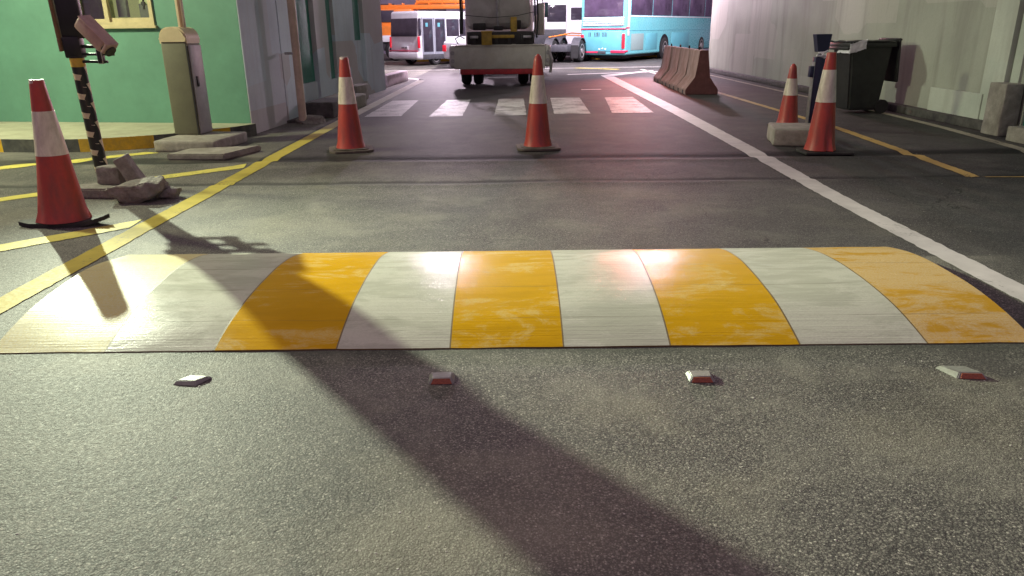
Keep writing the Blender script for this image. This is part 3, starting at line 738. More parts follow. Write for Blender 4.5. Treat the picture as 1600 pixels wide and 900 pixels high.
# chevron tape pieces wrapped on the pole
bm = BM(); r_ = .0553
def wrap(pts2, bm):
    """polygon in (angle,z) laid on the pole; fan of thin quads"""
    n = 6
    L, Rr = pts2
    rows = []
    for i in range(len(L)):
        row = []
        for j in range(n+1):
            a = L[i][0]+(Rr[i][0]-L[i][0])*j/n; z = L[i][1]+(Rr[i][1]-L[i][1])*j/n
            row.append(bm.verts.new((r_*math.cos(a), r_*math.sin(a), z)))
        rows.append(row)
    for A, B in zip(rows, rows[1:]):
        for j in range(n): bm.faces.new((A[j], A[j+1], B[j+1], B[j]))
for i in range(6):
    z0 = .14+i*.160
    for rows in (((-84,.056,14,.040), (-62,.004,-6,.002), (4,-.060,34,-.066)), ((34,.125,95,.136), (56,.080,95,.082), (82,.032,95,.030))):
        bm = BM(); c0 = -66
        wrap(([(R(c0+q[0]), z0+q[1]) for q in rows], [(R(c0+q[2]), z0+q[3]) for q in rows]), bm); obj('chevron', bm, TAPEW, post, 0)
bm = BM(); cyl(bm, (0,0,1.045), (0,0,1.115), .0565, .0565, 24); obj('yellow_band', bm, TAPEY, post)
bm = BM(); box(bm, (.0,0,1.20), (.14,.09,.17), .01); box(bm, (.022,.0,1.50), (.185,.06,.46), .01); box(bm, (.010,0,2.25), (.165,.055,1.10), .01); obj('reader_box', bm, BLACK, post)
bm = BM(); box(bm, (-.092,-.02,2.0), (.028,.05,1.6), .004); box(bm, (-.088,-.03,1.22), (.02,.06,.10), .003); obj('side_strip', bm, BROWN, post)
bm = BM(); box(bm, (.16,-.005,1.205), (.26,.022,.026), .003); box(bm, (.19,-.02,1.145), (.28,.022,.020), .003); box(bm, (.13,-.01,1.085), (.26,.022,.022), .003)
box(bm, (.215,-.02,1.13), (.045,.05,.12), .006, mat=1); obj('bracket', bm, [BLACK, STEEL], post)
bm = BM(); cam_r = (0, R(43), R(-18))
M = Matrix.Translation((.235,-.10,1.31)) @ Euler(cam_r).to_matrix().to_4x4()
f0 = box(bm, (0,0,0), (.30,.115,.115), .03, seg=3)
bmesh.ops.transform(bm, matrix=M, verts=bm.verts); cam_o = obj('camera', bm, CAMT, post)
bm = BM(); box(bm, (.02,0,.064), (.32,.125,.012), .004); box(bm, (.17,0,.02), (.03,.125,.10), .01); bmesh.ops.transform(bm, matrix=M, verts=bm.verts); obj('sun_hood', bm, CAMT, cam_o)
bm = BM(); cyl(bm, (.14,0,0), (.20,0,0), .05, .046, 20); bmesh.ops.transform(bm, matrix=M, verts=bm.verts); obj('lens', bm, BLACKP, cam_o)
# concrete rubble round its foot
def lump(name, loc, size, label, seed, rot=(0,0,0), cat='concrete lump', mat=None):
    rr = random.Random(int(seed*100)); bm = BM()
    for q in range(30):
        v = Vector((rr.uniform(-1,1), rr.uniform(-1,1), rr.uniform(-1,1))); m = max(abs(v.x), abs(v.y), abs(v.z))
        v = v/m*.5*rr.uniform(.72,1.0); bm.verts.new((v.x*size[0], v.y*size[1], v.z*size[2]))
    hull = bmesh.ops.convex_hull(bm, input=bm.verts)
    bmesh.ops.delete(bm, geom=[v for v in bm.verts if not v.link_faces], context='VERTS')
    bmesh.ops.bevel(bm, geom=list(bm.edges), offset=.006, segments=1, affect='EDGES')
    bmesh.ops.triangulate(bm, faces=bm.faces); bmesh.ops.subdivide_edges(bm, edges=[e for e in bm.edges if e.calc_length() > .03], cuts=3, use_grid_fill=True)
    bmesh.ops.triangulate(bm, faces=bm.faces)
    for v in bm.verts: v.co += noise.noise_vector(v.co*13+Vector((seed,0,0)))*.018 + noise.noise_vector(v.co*40)*.007
    o = obj(name, bm, mat or CONCB, smooth=25); o.location = loc; o.rotation_euler = rot
    return tag(o, label, cat)
lump('concrete_lump', (-3.06, 6.02, .075), (.42,.34,.21), 'big jagged lump of broken concrete in front of the black chevron post', 4.2, (0,R(-4),R(10)))
bm = BM(); prism(bm, [(-.28,-.10,0),(.22,-.16,0),(.30,.10,0),(-.12,.16,0),(-.26,.08,0)], (0,0,.085)); bmesh.ops.bevel(bm, geom=list(bm.edges), offset=.012, segments=2, affect='EDGES')
o = obj('broken_slab', bm, CONCB, smooth=30); o.location = (-3.46, 6.20, 0); o.rotation_euler = (0,0,R(2)); tag(o, 'flat broken concrete slab lying left of the jagged lump', 'concrete slab')
block('concrete_brick', (-3.40, 6.30, .088), (.21,.15,.15), CONCB, 'square concrete brick lying flat against the chevron post', 'brick', (0,0,R(-6)), .012, .5)
block('concrete_brick', (-3.16, 6.24, .10), (.11,.13,.25), CONCB, 'oblong concrete brick leaning against the flat brick', 'brick', (R(4),R(-26),R(8)), .008, .3)

lump('concrete_chip', (-2.86, 6.10, .035), (.20,.17,.11), 'small broken concrete chunk right of the jagged lump', 7.7)
lump('concrete_chip', (-3.72, 6.16, .02), (.07,.06,.05), 'tiny pale concrete chip at the left end of the flat slab', 9.1)

# ------------------------------------------------------------------ barrier machine
bx, by = -4.115, 9.75
block('concrete_plinth', (-3.70, 8.98, 0), (.74, .86, .13), CONC, 'concrete plinth under the barrier cabinet', 'plinth', (0,0,R(-6)), .02, .3)
bmz = .131
bar = thing('barrier_cabinet', 'grey brown barrier cabinet with a cream domed cap and its arm raised', 'barrier', (-3.90, 9.24, bmz), R(-4))
def rprof(w_, d_, z0, z1, bm, bev): box(bm, (0,0,(z0+z1)/2), (w_, d_, z1-z0), bev, seg=3)
W_, D_ = .31, .34
bm = BM(); rprof(W_, D_, 0, 1.08, bm, .02); obj('cabinet_body', bm, CAB, bar)
bm = BM()
out_ = [(-W_/2-.008, .0), (W_/2+.008, .0)]
for i in range(0, 13):
    a = math.pi*i/12; out_.append(((W_/2+.008)*math.copysign(abs(math.cos(a))**.70, math.cos(a)), .06+.13*math.sin(a)))
prism(bm, [(x, -D_/2-.010, 1.045+z) for x, z in out_[2:]] + [(-W_/2-.008, -D_/2-.010, 1.05), (W_/2+.008, -D_/2-.010, 1.05)], (0, D_+.02, 0))
bmesh.ops.bevel(bm, geom=[e for e in bm.edges if abs((e.verts[0].co-e.verts[1].co).y) < 1e-4], offset=.018, segments=2, affect='EDGES')
cap = obj('cap', bm, CABC, bar, 40)
bm = BM(); box(bm, (W_/2+.012, 0, .52), (.022, D_*.86, 1.02), .006); sp = obj('side_panel', bm, CABS, bar)
bm = BM(); box(bm, (W_/2+.030, -.07, .62), (.02,.045,.12), .008); obj('lock', bm, BLACKP, sp)
bm = BM(); box(bm, (W_/2-.002, -D_/2-.002, .52), (.014,.006,1.03)); obj('edge_gasket', bm, BLACK, bar, 0)
bm = BM(); box(bm, (.055, 0, 2.22), (.075, .05, 2.1), .006); arm = obj('boom_arm', bm, BOOM, bar)
bm = BM(); box(bm, (.060, -.027, 2.22), (.024, .006, 2.09)); obj('arm_trim', bm, BROWN, arm, 0)
bm = BM(); r0 = G(262, 250); prism(bm, [(-3.72,8.02,0),(-3.08,7.98,0),(-2.88,8.62,0),(-3.62,8.42,0)], (0,0,.065)); bmesh.ops.bevel(bm, geom=list(bm.edges), offset=.012, segments=2, affect='EDGES')
o = obj('concrete_slab', bm, CONC, smooth=30); tag(o, 'low rough concrete slab in front of the barrier plinth', 'concrete slab')

# ------------------------------------------------------------------ navy post + block (right)
np_ = thing('card_post', 'slim navy post with a dark wedge-shaped head between two cones', 'post', (4.02, 10.0, 0))
bm = BM(); box(bm, (0,0,.46), (.15,.10,.92), .008); obj('post_body', bm, NAVY, np_)
bm = BM(); box(bm, (-.078,-.01,.43), (.008,.09,.86)); obj('steel_edge', bm, STEEL, np_, 0)
bm = BM(); prism(bm, [(-.055,-.06,.98),(.075,-.06,.98),(.10,-.06,1.20),(-.105,-.06,1.20)], (0,.13,0)); bmesh.ops.bevel(bm, geom=list(bm.edges), offset=.006, segments=1, affect='EDGES'); obj('reader_head', bm, NAVY, np_)
bm = BM(); rg = random.Random(5); pts = [Vector((rg.uniform(-.075,.085), rg.uniform(-.075,-.045), .90+.11*i/9+rg.uniform(-.02,.02))) for i in range(10)]; tube(bm, pts, .013, 6); obj('crumpled_tape', bm, BAGW, np_)
bm = BM(); box(bm, (-.105,-.02,.74), (.05,.08,.14), .008); obj('call_box', bm, NAVY, np_)
bm = BM(); box(bm, (0,0,.94), (.05,.05,.07)); obj('neck', bm, BLACK, np_, 0)
block('concrete_block', (3.36, 8.82, 0), (.56, .68, .19), CONC, 'rectangular concrete block between the two right-hand cones', 'concrete block', (0,0,R(-12)), .02, .5)

# ------------------------------------------------------------------ wheelie bin
bn = thing('wheelie_bin', 'black wheelie bin beside the grey wall, its lid flung back', 'bin', (5.48, 12.0, 0), R(4))
bm = BM()
def frustum(bm, z0, z1, a, b, off=.0):
    lo = [(-a[0],-a[1],z0),(a[0],-a[1],z0),(a[0],a[1],z0),(-a[0],a[1],z0)]; hi = [(-b[0]+off,-b[1],z1),(b[0]+off,-b[1],z1),(b[0]+off,b[1],z1),(-b[0]+off,b[1],z1)]
    A = [bm.verts.new(p) for p in lo]; B = [bm.verts.new(p) for p in hi]
    bm.faces.new(A[::-1]); bm.faces.new(B)
    for i in range(4): bm.faces.new((A[i], A[(i+1)%4], B[(i+1)%4], B[i]))
frustum(bm, .05, 1.02, (.24,.23), (.33,.29), -.02)
bmesh.ops.bevel(bm, geom=list(bm.edges), offset=.03, segments=3, affect='EDGES'); obj('bin_body', bm, BLACKP, bn)
bm = BM(); box(bm, (-.02,0,1.02), (.74,.64,.07), .015); box(bm, (-.33,0,.97), (.16,.60,.05), .015); obj('rim', bm, BLACKP, bn)
bm = BM()
for i in range(7):
    for j in range(6): pass
bmesh.ops.create_grid(bm, x_segments=14, y_segments=12, size=1)
for v in bm.verts: v.co = Vector((v.co.x*.37-.02, v.co.y*.32, 1.075+.022*noise.noise(v.co*3)))
r = bmesh.ops.extrude_face_region(bm, geom=list(bm.faces)); bmesh.ops.translate(bm, vec=(0,0,-.015), verts=[e for e in r['geom'] if isinstance(e, bmesh.types.BMVert)])
obj('bin_liner', bm, BLACKP, bn, 60)
bm = BM(); box(bm, (.43, 0, .78), (.035,.58,.62), .012, rot=(0, R(-4), 0)); box(bm, (.41,0,1.09), (.10,.50,.03), .01); lid = obj('lid', bm, BLACKP, bn)
bm = BM(); tube(bm, [(.36,-.26,1.06),(.42,-.26,1.10),(.42,.26,1.10),(.36,.26,1.06)], .013, 8); obj('handle', bm, BLACKP, bn)
for sy in (-.22, .22):
    bm = BM(); cyl(bm, (.29, sy-.028, .105), (.29, sy+.028, .105), .105, .105, 24); obj('wheel', bm, TYRE, bn)
bm = BM(); cyl(bm, (.29,-.19,.105), (.29,.19,.105), .012, .012, 8); obj('axle', bm, STEEL, bn)
bm = BM(); bmesh.ops.create_grid(bm, x_segments=10, y_segments=8, size=1)
for v in bm.verts: v.co = Vector((-.335-.05*(1-v.co.x)/2+.022*noise.noise(v.co*2.4), v.co.y*.17-.14, .985+v.co.x*.085+.02*noise.noise(v.co*3+Vector((3,0,0)))))
r = bmesh.ops.extrude_face_region(bm, geom=list(bm.faces)); bmesh.ops.translate(bm, vec=(-.012,0,.004), verts=[e for e in r['geom'] if isinstance(e, bmesh.types.BMVert)])
obj('white_liner_edge', bm, BAGW, bn, 60)
bm = BM(); bmesh.ops.create_grid(bm, x_segments=12, y_segments=8, size=1)
for v in bm.verts: v.co = Vector((-.27+v.co.x*.125, -.335+.018*noise.noise(v.co*2.6), 1.0+v.co.y*.07+(.035*v.co.x)+.015*noise.noise(v.co*3+Vector((3,0,0)))))
r = bmesh.ops.extrude_face_region(bm, geom=list(bm.faces)); bmesh.ops.translate(bm, vec=(0,-.008,.0), verts=[e for e in r['geom'] if isinstance(e, bmesh.types.BMVert)])
obj('white_liner_flap', bm, BAGW, bn, 60)

# ------------------------------------------------------------------ jersey barriers
def jersey(name_label, y0, L, x, rz, mats):
    t = thing('jersey_barrier', name_label, 'barrier', (x, y0, 0), rz, 'red concrete barriers standing in a row')
    half = [(.33,.0),(.33,.10),(.14,.34),(.085,.86)]
    pts = [(-a, 0, z) for a, z in half] + [(a, 0, z) for a, z in reversed(half)]
    bm = BM(); prism(bm, [(p[0], 0, p[2]) for p in pts], (0, L, 0)); bmesh.ops.bevel(bm, geom=list(bm.edges), offset=.012, segments=2, affect='EDGES')
    for f in bm.faces:
        f.material_index = 1 if f.normal.y < -.7 or f.calc_center_median().y < .015 else 0
    obj('barrier_body', bm, mats, t)
    bm = BM()
    for yy in (L*.5,): tube(bm, [(0,yy-.04,.855),(0,yy-.04,.91),(0,yy+.04,.91),(0,yy+.04,.855)], .012, 6)
    obj('lifting_loop', bm, BLACK, t)
    for q in (.28, .78):
        bm = BM(); box(bm, (0, L*q, .04), (.672, .10, .085)); obj('drain_slot', bm, BLACK, t, 0)
    return t
jl = ['nearest barrier of the row, its dark red end facing the lane', 'second barrier of the row, behind the dark red end', 'third barrier of the row, counted from the dark red end', 'farthest barrier of the row, nearest the teal coach']
for i in range(4):
    jersey(jl[i], 15.5+i*1.05+(.12 if i == 3 else 0), 1.02, 3.90+i*.035, R(-2), [JERS, JERSE if i == 0 else JERS])

# ------------------------------------------------------------------ vehicles
def wheel(parent, c, r, w_, axis='y', dual=False, name='wheel', rim=True):
    """tyre + rim, axis along local y or x"""
    d = Vector((0,1,0)) if axis == 'y' else Vector((1,0,0))
    c = Vector(c); bm = BM()
    q = d.to_track_quat('Z', 'Y')
    prof = [(r*.60,-w_/2),(r*.86,-w_/2),(r*.97,-w_*.36),(r,-w_*.2),(r,w_*.2),(r*.97,w_*.36),(r*.86,w_/2),(r*.60,w_/2)]
    lathe(bm, prof, 32, cap=True); bmesh.ops.transform(bm, matrix=Matrix.Translation(c) @ q.to_matrix().to_4x4(), verts=bm.verts)
    ty = obj(name, bm, TYRE, parent)
    if rim:
        bm = BM(); lathe(bm, [(r*.62,-w_*.53),(r*.55,-w_*.54),(r*.46,-w_*.40),(r*.30,-w_*.40),(r*.24,-w_*.56),(r*.1,-w_*.57),(.002,-w_*.57)], 24, cap=False)
        lathe(bm, [(r*.62,w_*.53),(r*.55,w_*.54),(r*.46,w_*.40),(r*.30,w_*.40),(r*.24,w_*.56),(r*.1,w_*.57),(.002,w_*.57)], 24, cap=False)
        bmesh.ops.transform(bm, matrix=Matrix.Translation(c) @ q.to_matrix().to_4x4(), verts=bm.verts)
        obj('rim', bm, RIM, ty)
    return ty
# -- works truck seen from behind; local x right, y forward
tk = thing('works_truck', 'dirty pale works truck seen from behind, with a red strip under its tail', 'truck', (-.20, 18.2, 0), R(1.0))
bm = BM(); box(bm, (-.03,.03,.68), (2.14,.07,.53), .012)
for xx in (-.75,-.25,.3,.8): box(bm, (xx, -.012, .955), (.10,.03,.03), .006)
tp = obj('tail_panel', bm, TRK, tk)
bm = BM(); box(bm, (-.02,.02,.945), (2.1,.10,.03), .006); obj('panel_lip', bm, TRK, tp)
for i, (xx, rr) in enumerate(((-1.14, 1), (1.10, 1))):
    bm = BM(); box(bm, (xx,.45,.70), (.15,.9,.50), .07, seg=3); f_ = obj('side_locker', bm, TRKW, tk)
    for zz in (.60, .78):
        bm = BM(); cyl(bm, (xx,-.012,zz), (xx,.01,zz), .048, .048, 16); obj('tail_light', bm, RIM, f_)
bm = BM(); box(bm, (-.0,.05,.355), (1.94,.09,.125), .01); obj('red_strip', bm, TRKR, tk)
bm = BM()
for xx in (-.5,.5): box(bm, (xx, 3.4, .72), (.12,6.6,.22))
box(bm, (0,.5,.62), (1.6,.8,.25)); box(bm, (0,1.2,.50), (1.8,.16,.16)); obj('chassis', bm, DARKM, tk, 0)
bm = BM(); box(bm, (-.0,.22,1.10), (1.58,.30,.29), .02); box(bm, (.0,.95,1.10), (1.60,1.2,.3), .02)
for xx in (-.62,-.36,-.1,.2,.5): box(bm, (xx,.05,1.08), (.06,.10,.2), .01)
obj('deck_machinery', bm, DARKM, tk)
bm = BM(); box(bm, (-.05, 2.35, 2.02), (1.56, 3.7, 1.45), .16, seg=4); bd = obj('tank_body', bm, TRKW, tk)
bm = BM(); box(bm, (-.05,.485,2.02), (1.30,.02,1.18), .008); obj('rear_hatch', bm, TRKW, bd)
bm = BM(); cyl(bm, (-.06,.44,1.27), (-.06,.44,2.4), .028, .028, 12); cyl(bm, (-.06,.44,1.62), (-.06,.44,2.4), .040, .040, 12); obj('ram_rod', bm, STEEL, bd)
for c_, s_ in (((-.50,.42,1.36), (.30,.14,.16)), ((-.05,.42,1.32), (.22,.14,.10)), ((.36,.42,1.40), (.26,.12,.20))):
    bm = BM(); box(bm, c_, s_, .02); obj('valve_box', bm, DARKM, tk)
bm = BM(); box(bm, (-.325,-.03,1.11), (.24,.10,.31), .015); box(bm, (-.325,-.05,1.25), (.27,.13,.03), .008); obj('yellow_bracket', bm, YELM, tk)
bm = BM(); box(bm, (.31,.20,1.34), (.15,.14,.46), .02); box(bm, (.02,.02,1.14), (.60,.05,.07), .01); obj('yellow_arm', bm, YELM, tk)
for xx in (-.62, .62):
    bm = BM(); box(bm, (xx,.0,1.13), (.19,.06,.06), .012); obj('hydraulic_pipe', bm, STEEL, tk)
hs = [([(xx,.4,1.2),(xx+.015,.42,1.7),(xx-.01,.42,2.6)], .016) for xx in (-.93,-.90,-.955)]
hs += [([(xx,.4,1.1),(xx+.03,.44,1.5),(xx+.0,.5,2.6)], .022) for xx in (.80,.86)]
hs += [([(-.85,.40,1.62),(-.2,.38,1.56),(.4,.38,1.60),(.8,.40,1.68)], .008), ([(-1.0,.1,.98),(-1.06,-.02,1.10),(-.95,-.02,1.16),(-.85,.1,1.1)], .012)]
for pts, r_ in hs:
    bm = BM(); tube(bm, pts, r_, 6); obj('hose', bm, BLACKP, tk)
for sx in (-1, 1):
    for dx in (.56, .86): wheel(tk, (sx*dx+.0, 1.15, .42), .42, .25, 'x')
    wheel(tk, (sx*.92, 5.6, .42), .42, .27, 'x')
bm = BM(); box(bm, (.0, 5.9, 1.55), (2.02, 1.7, 1.9), .10, seg=3); cb = obj('cab', bm, TRKW, tk)
bm = BM(); box(bm, (.98,.90,1.52), (.16,.6,.72), .03); box(bm, (1.0, 2.4, 1.4), (.14,1.4,.5), .03); obj('tool_locker', bm, TRK, tk)
bm = BM(); tube(bm, [(1.02,5.4,1.75),(1.28,5.3,1.85),(1.30,5.3,2.3)], .016, 6); mi = obj('mirror_arm', bm, BLACKP, cb)
bm = BM(); box(bm, (1.36,5.28,1.83), (.20,.07,.42), .03); mo = obj('mirror', bm, BLACKP, cb)
bm = BM(); box(bm, (1.36,5.24,1.83), (.165,.012,.37), .02); obj('mirror_glass', bm, GLASSB, cb)
for sx in (-1, 1):
    bm = BM(); box(bm, (sx*.74,.80,.58), (.66,.03,.30)); obj('mudflap', bm, TYRE, tk, 0)
bm = BM(); tube(bm, [(.95,.15,.95),(1.12,.05,.86),(1.20,.02,.62),(1.17,.05,.32)], .035, 8); obj('fender_bar', bm, STEEL, tk)

def vehicle(name, label, cat, corner, ang):
    """local frame: origin at the rear right-hand ground corner, +y forward along the visible side, -x across the rear"""
    return thing(name, label, cat, (corner[0], corner[1], 0), ang)
# -- minibus
th = math.atan2(.66, .75)          # heading rotated clockwise from +y
mb = vehicle('minibus', 'white minibus parked with a dark double door near its rear corner', 'minibus', (-3.45, 29.6), -th)
W1, L1, H1 = 1.70, 5.0, 1.99
bm = BM(); f_ = box(bm, (-W1/2, L1/2, (.22+H1)/2), (W1, L1, H1-.22), .10, seg=4)
for v in bm.verts:
    if v.co.z > 1.0 and v.co.y < .2: v.co.y += (v.co.z-1.0)*.09
    if v.co.z > 1.0: v.co.x += (-W1/2-v.co.x)*.05*(v.co.z-1.0)
obj('body', bm, WHITEP, mb)
bm = BM(); box(bm, (-W1/2, .045, 1.40), (1.50,.04,.66), .05, rot=(R(-5),0,0), seg=3); obj('rear_window', bm, GLASSD, mb)
def side(y0, y1, z0, z1, mat, name, par, x=.003, th_=.02, bev=.01):
    bm = BM(); box(bm, (x, (y0+y1)/2, (z0+z1)/2), (th_, y1-y0, z1-z0), bev); return obj(name, bm, mat, par)
side(1.52, 2.2, 1.06, 1.70, GLASSD, 'side_window', mb, -.012); side(2.24, 3.2, 1.06, 1.70, GLASSD, 'side_window', mb, -.012); side(3.24, 4.4, 1.06, 1.70, GLASSD, 'side_window', mb, -.012)
side(.04, .17, 1.10, 1.72, GLASSD, 'quarter_window', mb, -.014)
for y0, y1 in ((.20,.80), (.83,1.45)):
    d_ = side(y0, y1, .30, 1.76, DOORG, 'door', mb, -.002, .03); side(y0+.05, y1-.05, .50, 1.70, GLASSD, 'door_glass', d_, .006, .02)
    side(y0+.18, y0+.30, 1.42, 1.56, TEALD, 'notice', d_, .017, .004, 0)
side(.20, 1.45, .23, .42, CHAS, 'step_panel', mb, .004)
bm = BM(); box(bm, (.0,.02,.86), (.08,.09,.42), .02); obj('tail_light', bm, LAMPR, mb)
bm = BM(); box(bm, (-W1+.05,.02,.86), (.08,.05,.42), .02); obj('tail_light', bm, LAMPR, mb)
bm = BM(); box(bm, (-W1/2,-.02,.38), (W1+.02,.14,.24), .05, seg=3); bp = obj('bumper', bm, WHITEP, mb)
bm = BM(); box(bm, (-W1/2,-.045,.545), (1.62,.06,.035), .01); obj('red_trim', bm, REDP, mb)
bm = BM(); box(bm, (-W1/2+.05,-.012,.66), (.42,.03,.13), .006); pl = obj('number_plate', bm, WHITEP, mb)
bm = BM()
for i, xx in enumerate((-.14,-.08,-.02,.06,.12)): box(bm, (-W1/2+.05+xx, -.029, .66), (.034,.005,.07))
obj('plate_characters', bm, BLACK, pl, 0)
for yy in (.95, 3.9): wheel(mb, (-.16, yy, .30), .30, .2, 'x'); wheel(mb, (-W1+.16, yy, .30), .30, .2, 'x')
# -- orange crane truck behind the minibus
cr = thing('mobile_crane', 'orange mobile crane with its long boom lowered, behind the minibus', 'crane', (-5.6, 36.0, 0), R(-3))
bm = BM(); box(bm, (2.2, 0, 2.29), (5.2,.5,.20), .03); box(bm, (3.2,0,2.50), (3.6,.36,.16), .03); box(bm, (4.4,0,2.48), (1.0,.42,.26), .05); bo = obj('boom', bm, ORANGE, cr)
bm = BM()
for i in range(8): box(bm, (.2+i*.6, 0, 2.42), (.05,.55,.08), .01)
obj('boom_rib', bm, ORANGE, bo)
bm = BM(); box(bm, (.0,.2,1.75), (2.6,1.9,.9), .06); box(bm, (.5,-.3,1.25), (2.2,1.2,.5), .05); bo2 = obj('upper_body', bm, ORANGE, cr)
bm = BM(); box(bm, (.1,-.78,1.9), (.8,.03,.5), .02); obj('cab_window', bm, GLASSD, bo2)
bm = BM(); box(bm, (1.6,0,.95), (6.5,2.0,.28), .03); obj('carrier_deck', bm, WHITEP, cr)
bm = BM(); box(bm, (1.6,0,.62), (6.3,1.7,.38), .03); obj('chassis', bm, CHAS, cr)
for xx in (-.6,.5,3.2,4.3): wheel(cr, (xx,-.9,.45), .45, .28, 'y')
# -- white pickup between minibus and truck
pk = thing('pickup', 'white pickup mostly hidden between the minibus and the works truck', 'pickup', (-1.72, 27.4, 0), R(-40))
bm = BM(); box(bm, (.0,1.4,.62), (1.4,3.2,.62), .10, seg=3); box(bm, (0,1.9,1.10), (1.25,1.4,.42), .14, seg=3); obj('body', bm, WHITEP, pk)
bm = BM(); box(bm, (.56,1.9,1.10), (.16,1.1,.27), .05); box(bm, (-.56,1.9,1.10), (.16,1.1,.27), .05); box(bm, (0,1.24,1.10), (1.0,.14,.26), .05); obj('window', bm, GLASSD, pk)
for yy in (.6, 2.4): wheel(pk, (.58,yy,.3), .30, .2, 'x'); wheel(pk, (-.58,yy,.3), .30, .2, 'x')
for xx in (.6, -.6):
    bm = BM(); box(bm, (xx,-.2,.68), (.16,.06,.22), .02); obj('tail_light', bm, LAMPR, pk)
# -- teal coach
th2 = math.atan2(.54, .84)
tc = vehicle('coach', 'teal coach with red stripes across its rear and dark tinted side windows', 'coach', (4.62, 30.9), -th2)
W2, L2, H2 = 2.02, 11.0, 3.0
bm = BM(); box(bm, (-W2/2, L2/2, (.26+H2)/2), (W2, L2, H2-.26), .09, seg=3); obj('body', bm, TEAL, tc)
bm = BM(); box(bm, (-W2/2, .0, .80), (1.66,.05,.78), .03); rp = obj('engine_hatch', bm, TEALD, tc)
bm = BM()
for g, n_, x0 in ((0,2,-1.62), (1,4,-1.36), (2,4,-1.02)):
    for i in range(n_): box(bm, (x0+i*.065, -.027, 1.06), (.026,.012,.17))
obj('vent_slots', bm, CHAS, rp, 0)
bm = BM(); box(bm, (-W2/2, .0, 2.25), (1.72,.05,1.05), .05); obj('rear_window', bm, GLASSP, tc)
bm = BM()
for i in range(4): box(bm, (-W2/2, -.01+.008*i, 1.42+i*.085), (1.80,.07,.055), .012, rot=(R(-14),0,0))
obj('louvre', bm, WHITEP, tc)
bm = BM(); box(bm, (-W2/2, -.005, 1.27), (1.96,.05,.05), .01); box(bm, (.004,.14,1.30), (.03,.30,.05), .01); obj('upper_red_stripe', bm, REDP, tc)
bm = BM(); box(bm, (-W2/2-.55, -.012, .375), (.80,.05,.06), .01); box(bm, (-W2/2+.68, -.012, .40), (.62,.05,.10), .012); box(bm, (.004,.10,.42), (.03,.22,.07), .01); obj('lower_red_stripe', bm, REDP, tc)
for xx in (-W2+.09, -.10):
    bm = BM(); box(bm, (xx, -.012, .80), (.12,.06,.56 if xx > -1 else .5), .02); obj('tail_light', bm, LAMPR, tc)
bm = BM(); box(bm, (-W2/2-.02,-.03,.37), (.34,.04,.11), .006); pl = obj('number_plate', bm, CHAS, tc)
bm = BM(); box(bm, (-W2/2+.0,-.03,.52), (.06,.02,.06), .01); box(bm, (-W2/2-.13,-.03,.50), (.08,.02,.05), .01); box(bm, (-W2/2+.13,-.03,.50), (.08,.02,.05), .01); obj('hatch_badge', bm, WHITEP, rp)
for y0, y1 in ((.42,2.6), (2.65,4.8), (4.85,7.0), (7.05,9.2), (9.25,10.8)): side(y0, y1, 1.78, 2.75, GLASSP, 'side_window', tc, -.004, .02, .02)
side(.36, 10.8, 1.72, 1.765, WHITEP, 'window_trim', tc, .002, .02, .004)
side(.12, .34, 1.0, 2.85, WHITEP, 'corner_pillar', tc, .0, .02, .006)
side(.5, 1.75, .44, 1.08, GRILLE, 'radiator_grille', tc, .004, .02, .006)
side(2.0, 3.25, .42, 1.08, TEALD, 'locker_door', tc, -.003, .02, .006)
side(4.95, 7.2, .42, 1.08, TEALD, 'locker_door', tc, -.003, .02, .006)
side(.2, 10.8, 1.195, 1.21, TEALD, 'body_seam', tc, .0015, .02, 0)
bm = BM(); cyl(bm, (-.15,4.07,.50), (.014,4.07,.50), .53, .53, 36); obj('wheel_arch', bm, BLACK, tc)
wheel(tc, (-.06,4.07,.455), .45, .22, 'x'); wheel(tc, (-.12,9.0,.45), .45, .26, 'x')
wheel(tc, (-W2+.15,4.07,.45), .45, .26, 'x'); wheel(tc, (-W2+.15,9.0,.45), .45, .26, 'x')
bm = BM(); box(bm, (-W2/2,3.5,.24), (1.6,6.0,.16)); box(bm, (-1.0,.9,.18), (1.3,.9,.16), .05); obj('underbody', bm, BLACK, tc, 0)
# -- tractor unit beside the coach
tr = thing('tractor_truck', 'white tractor unit whose rear wheels and fenders show left of the coach', 'truck', (2.35, 31.2, 0), R(-24))
bm = BM(); box(bm, (-.3,1.8,.55), (.9,4.6,.25), .02); obj('chassis', bm, CHAS, tr)
for dx in (-.88,.28):
    for i_ in range(2): wheel(tr, (dx, .5+i_*1.0, .44), .44, .30, 'x')
    bm = BM()
    for yy in (.5, 1.5):
        pts = [(dx-.17, yy+.52*math.cos(a), .44+.52*math.sin(a)) for a in [R(20+14*i) for i in range(11)]]
        inner_ = [(dx-.17, yy+.49*math.cos(a), .44+.49*math.sin(a)) for a in [R(160-14*i) for i in range(11)]]
        prism(bm, pts+inner_, (.34,0,0))
    obj('fender', bm, CHAS, tr)
    bm = BM(); box(bm, (dx,-.06,.42), (.34,.02,.5)); obj('mudflap', bm, TYRE, tr, 0)
bm = BM(); box(bm, (-.3,3.6,1.55), (1.7,1.5,2.0), .08, seg=3); cb2 = obj('cab', bm, WHITEP, tr)
bm = BM(); box(bm, (-.3,2.84,1.9), (1.2,.03,.5), .03); obj('rear_window', bm, GLASSD, cb2)
bm = BM(); cyl(bm, (.42,2.7,.6), (.42,2.7,1.32), .12, .12, 20); obj('air_tank', bm, CHAS, tr)
bm = BM(); cyl(bm, (.30,2.55,.7), (.30,2.55,2.9), .05, .05, 14); cyl(bm, (.47,2.55,1.3), (.47,2.55,2.9), .05, .05, 14); obj('exhaust_stack', bm, WHITEP, tr)
bm = BM(); tube(bm, [(-.9,.2,.98),(-.6,1.2,1.05),(.1,1.7,1.0)], .025, 6); obj('air_line', bm, ORANGE, tr)
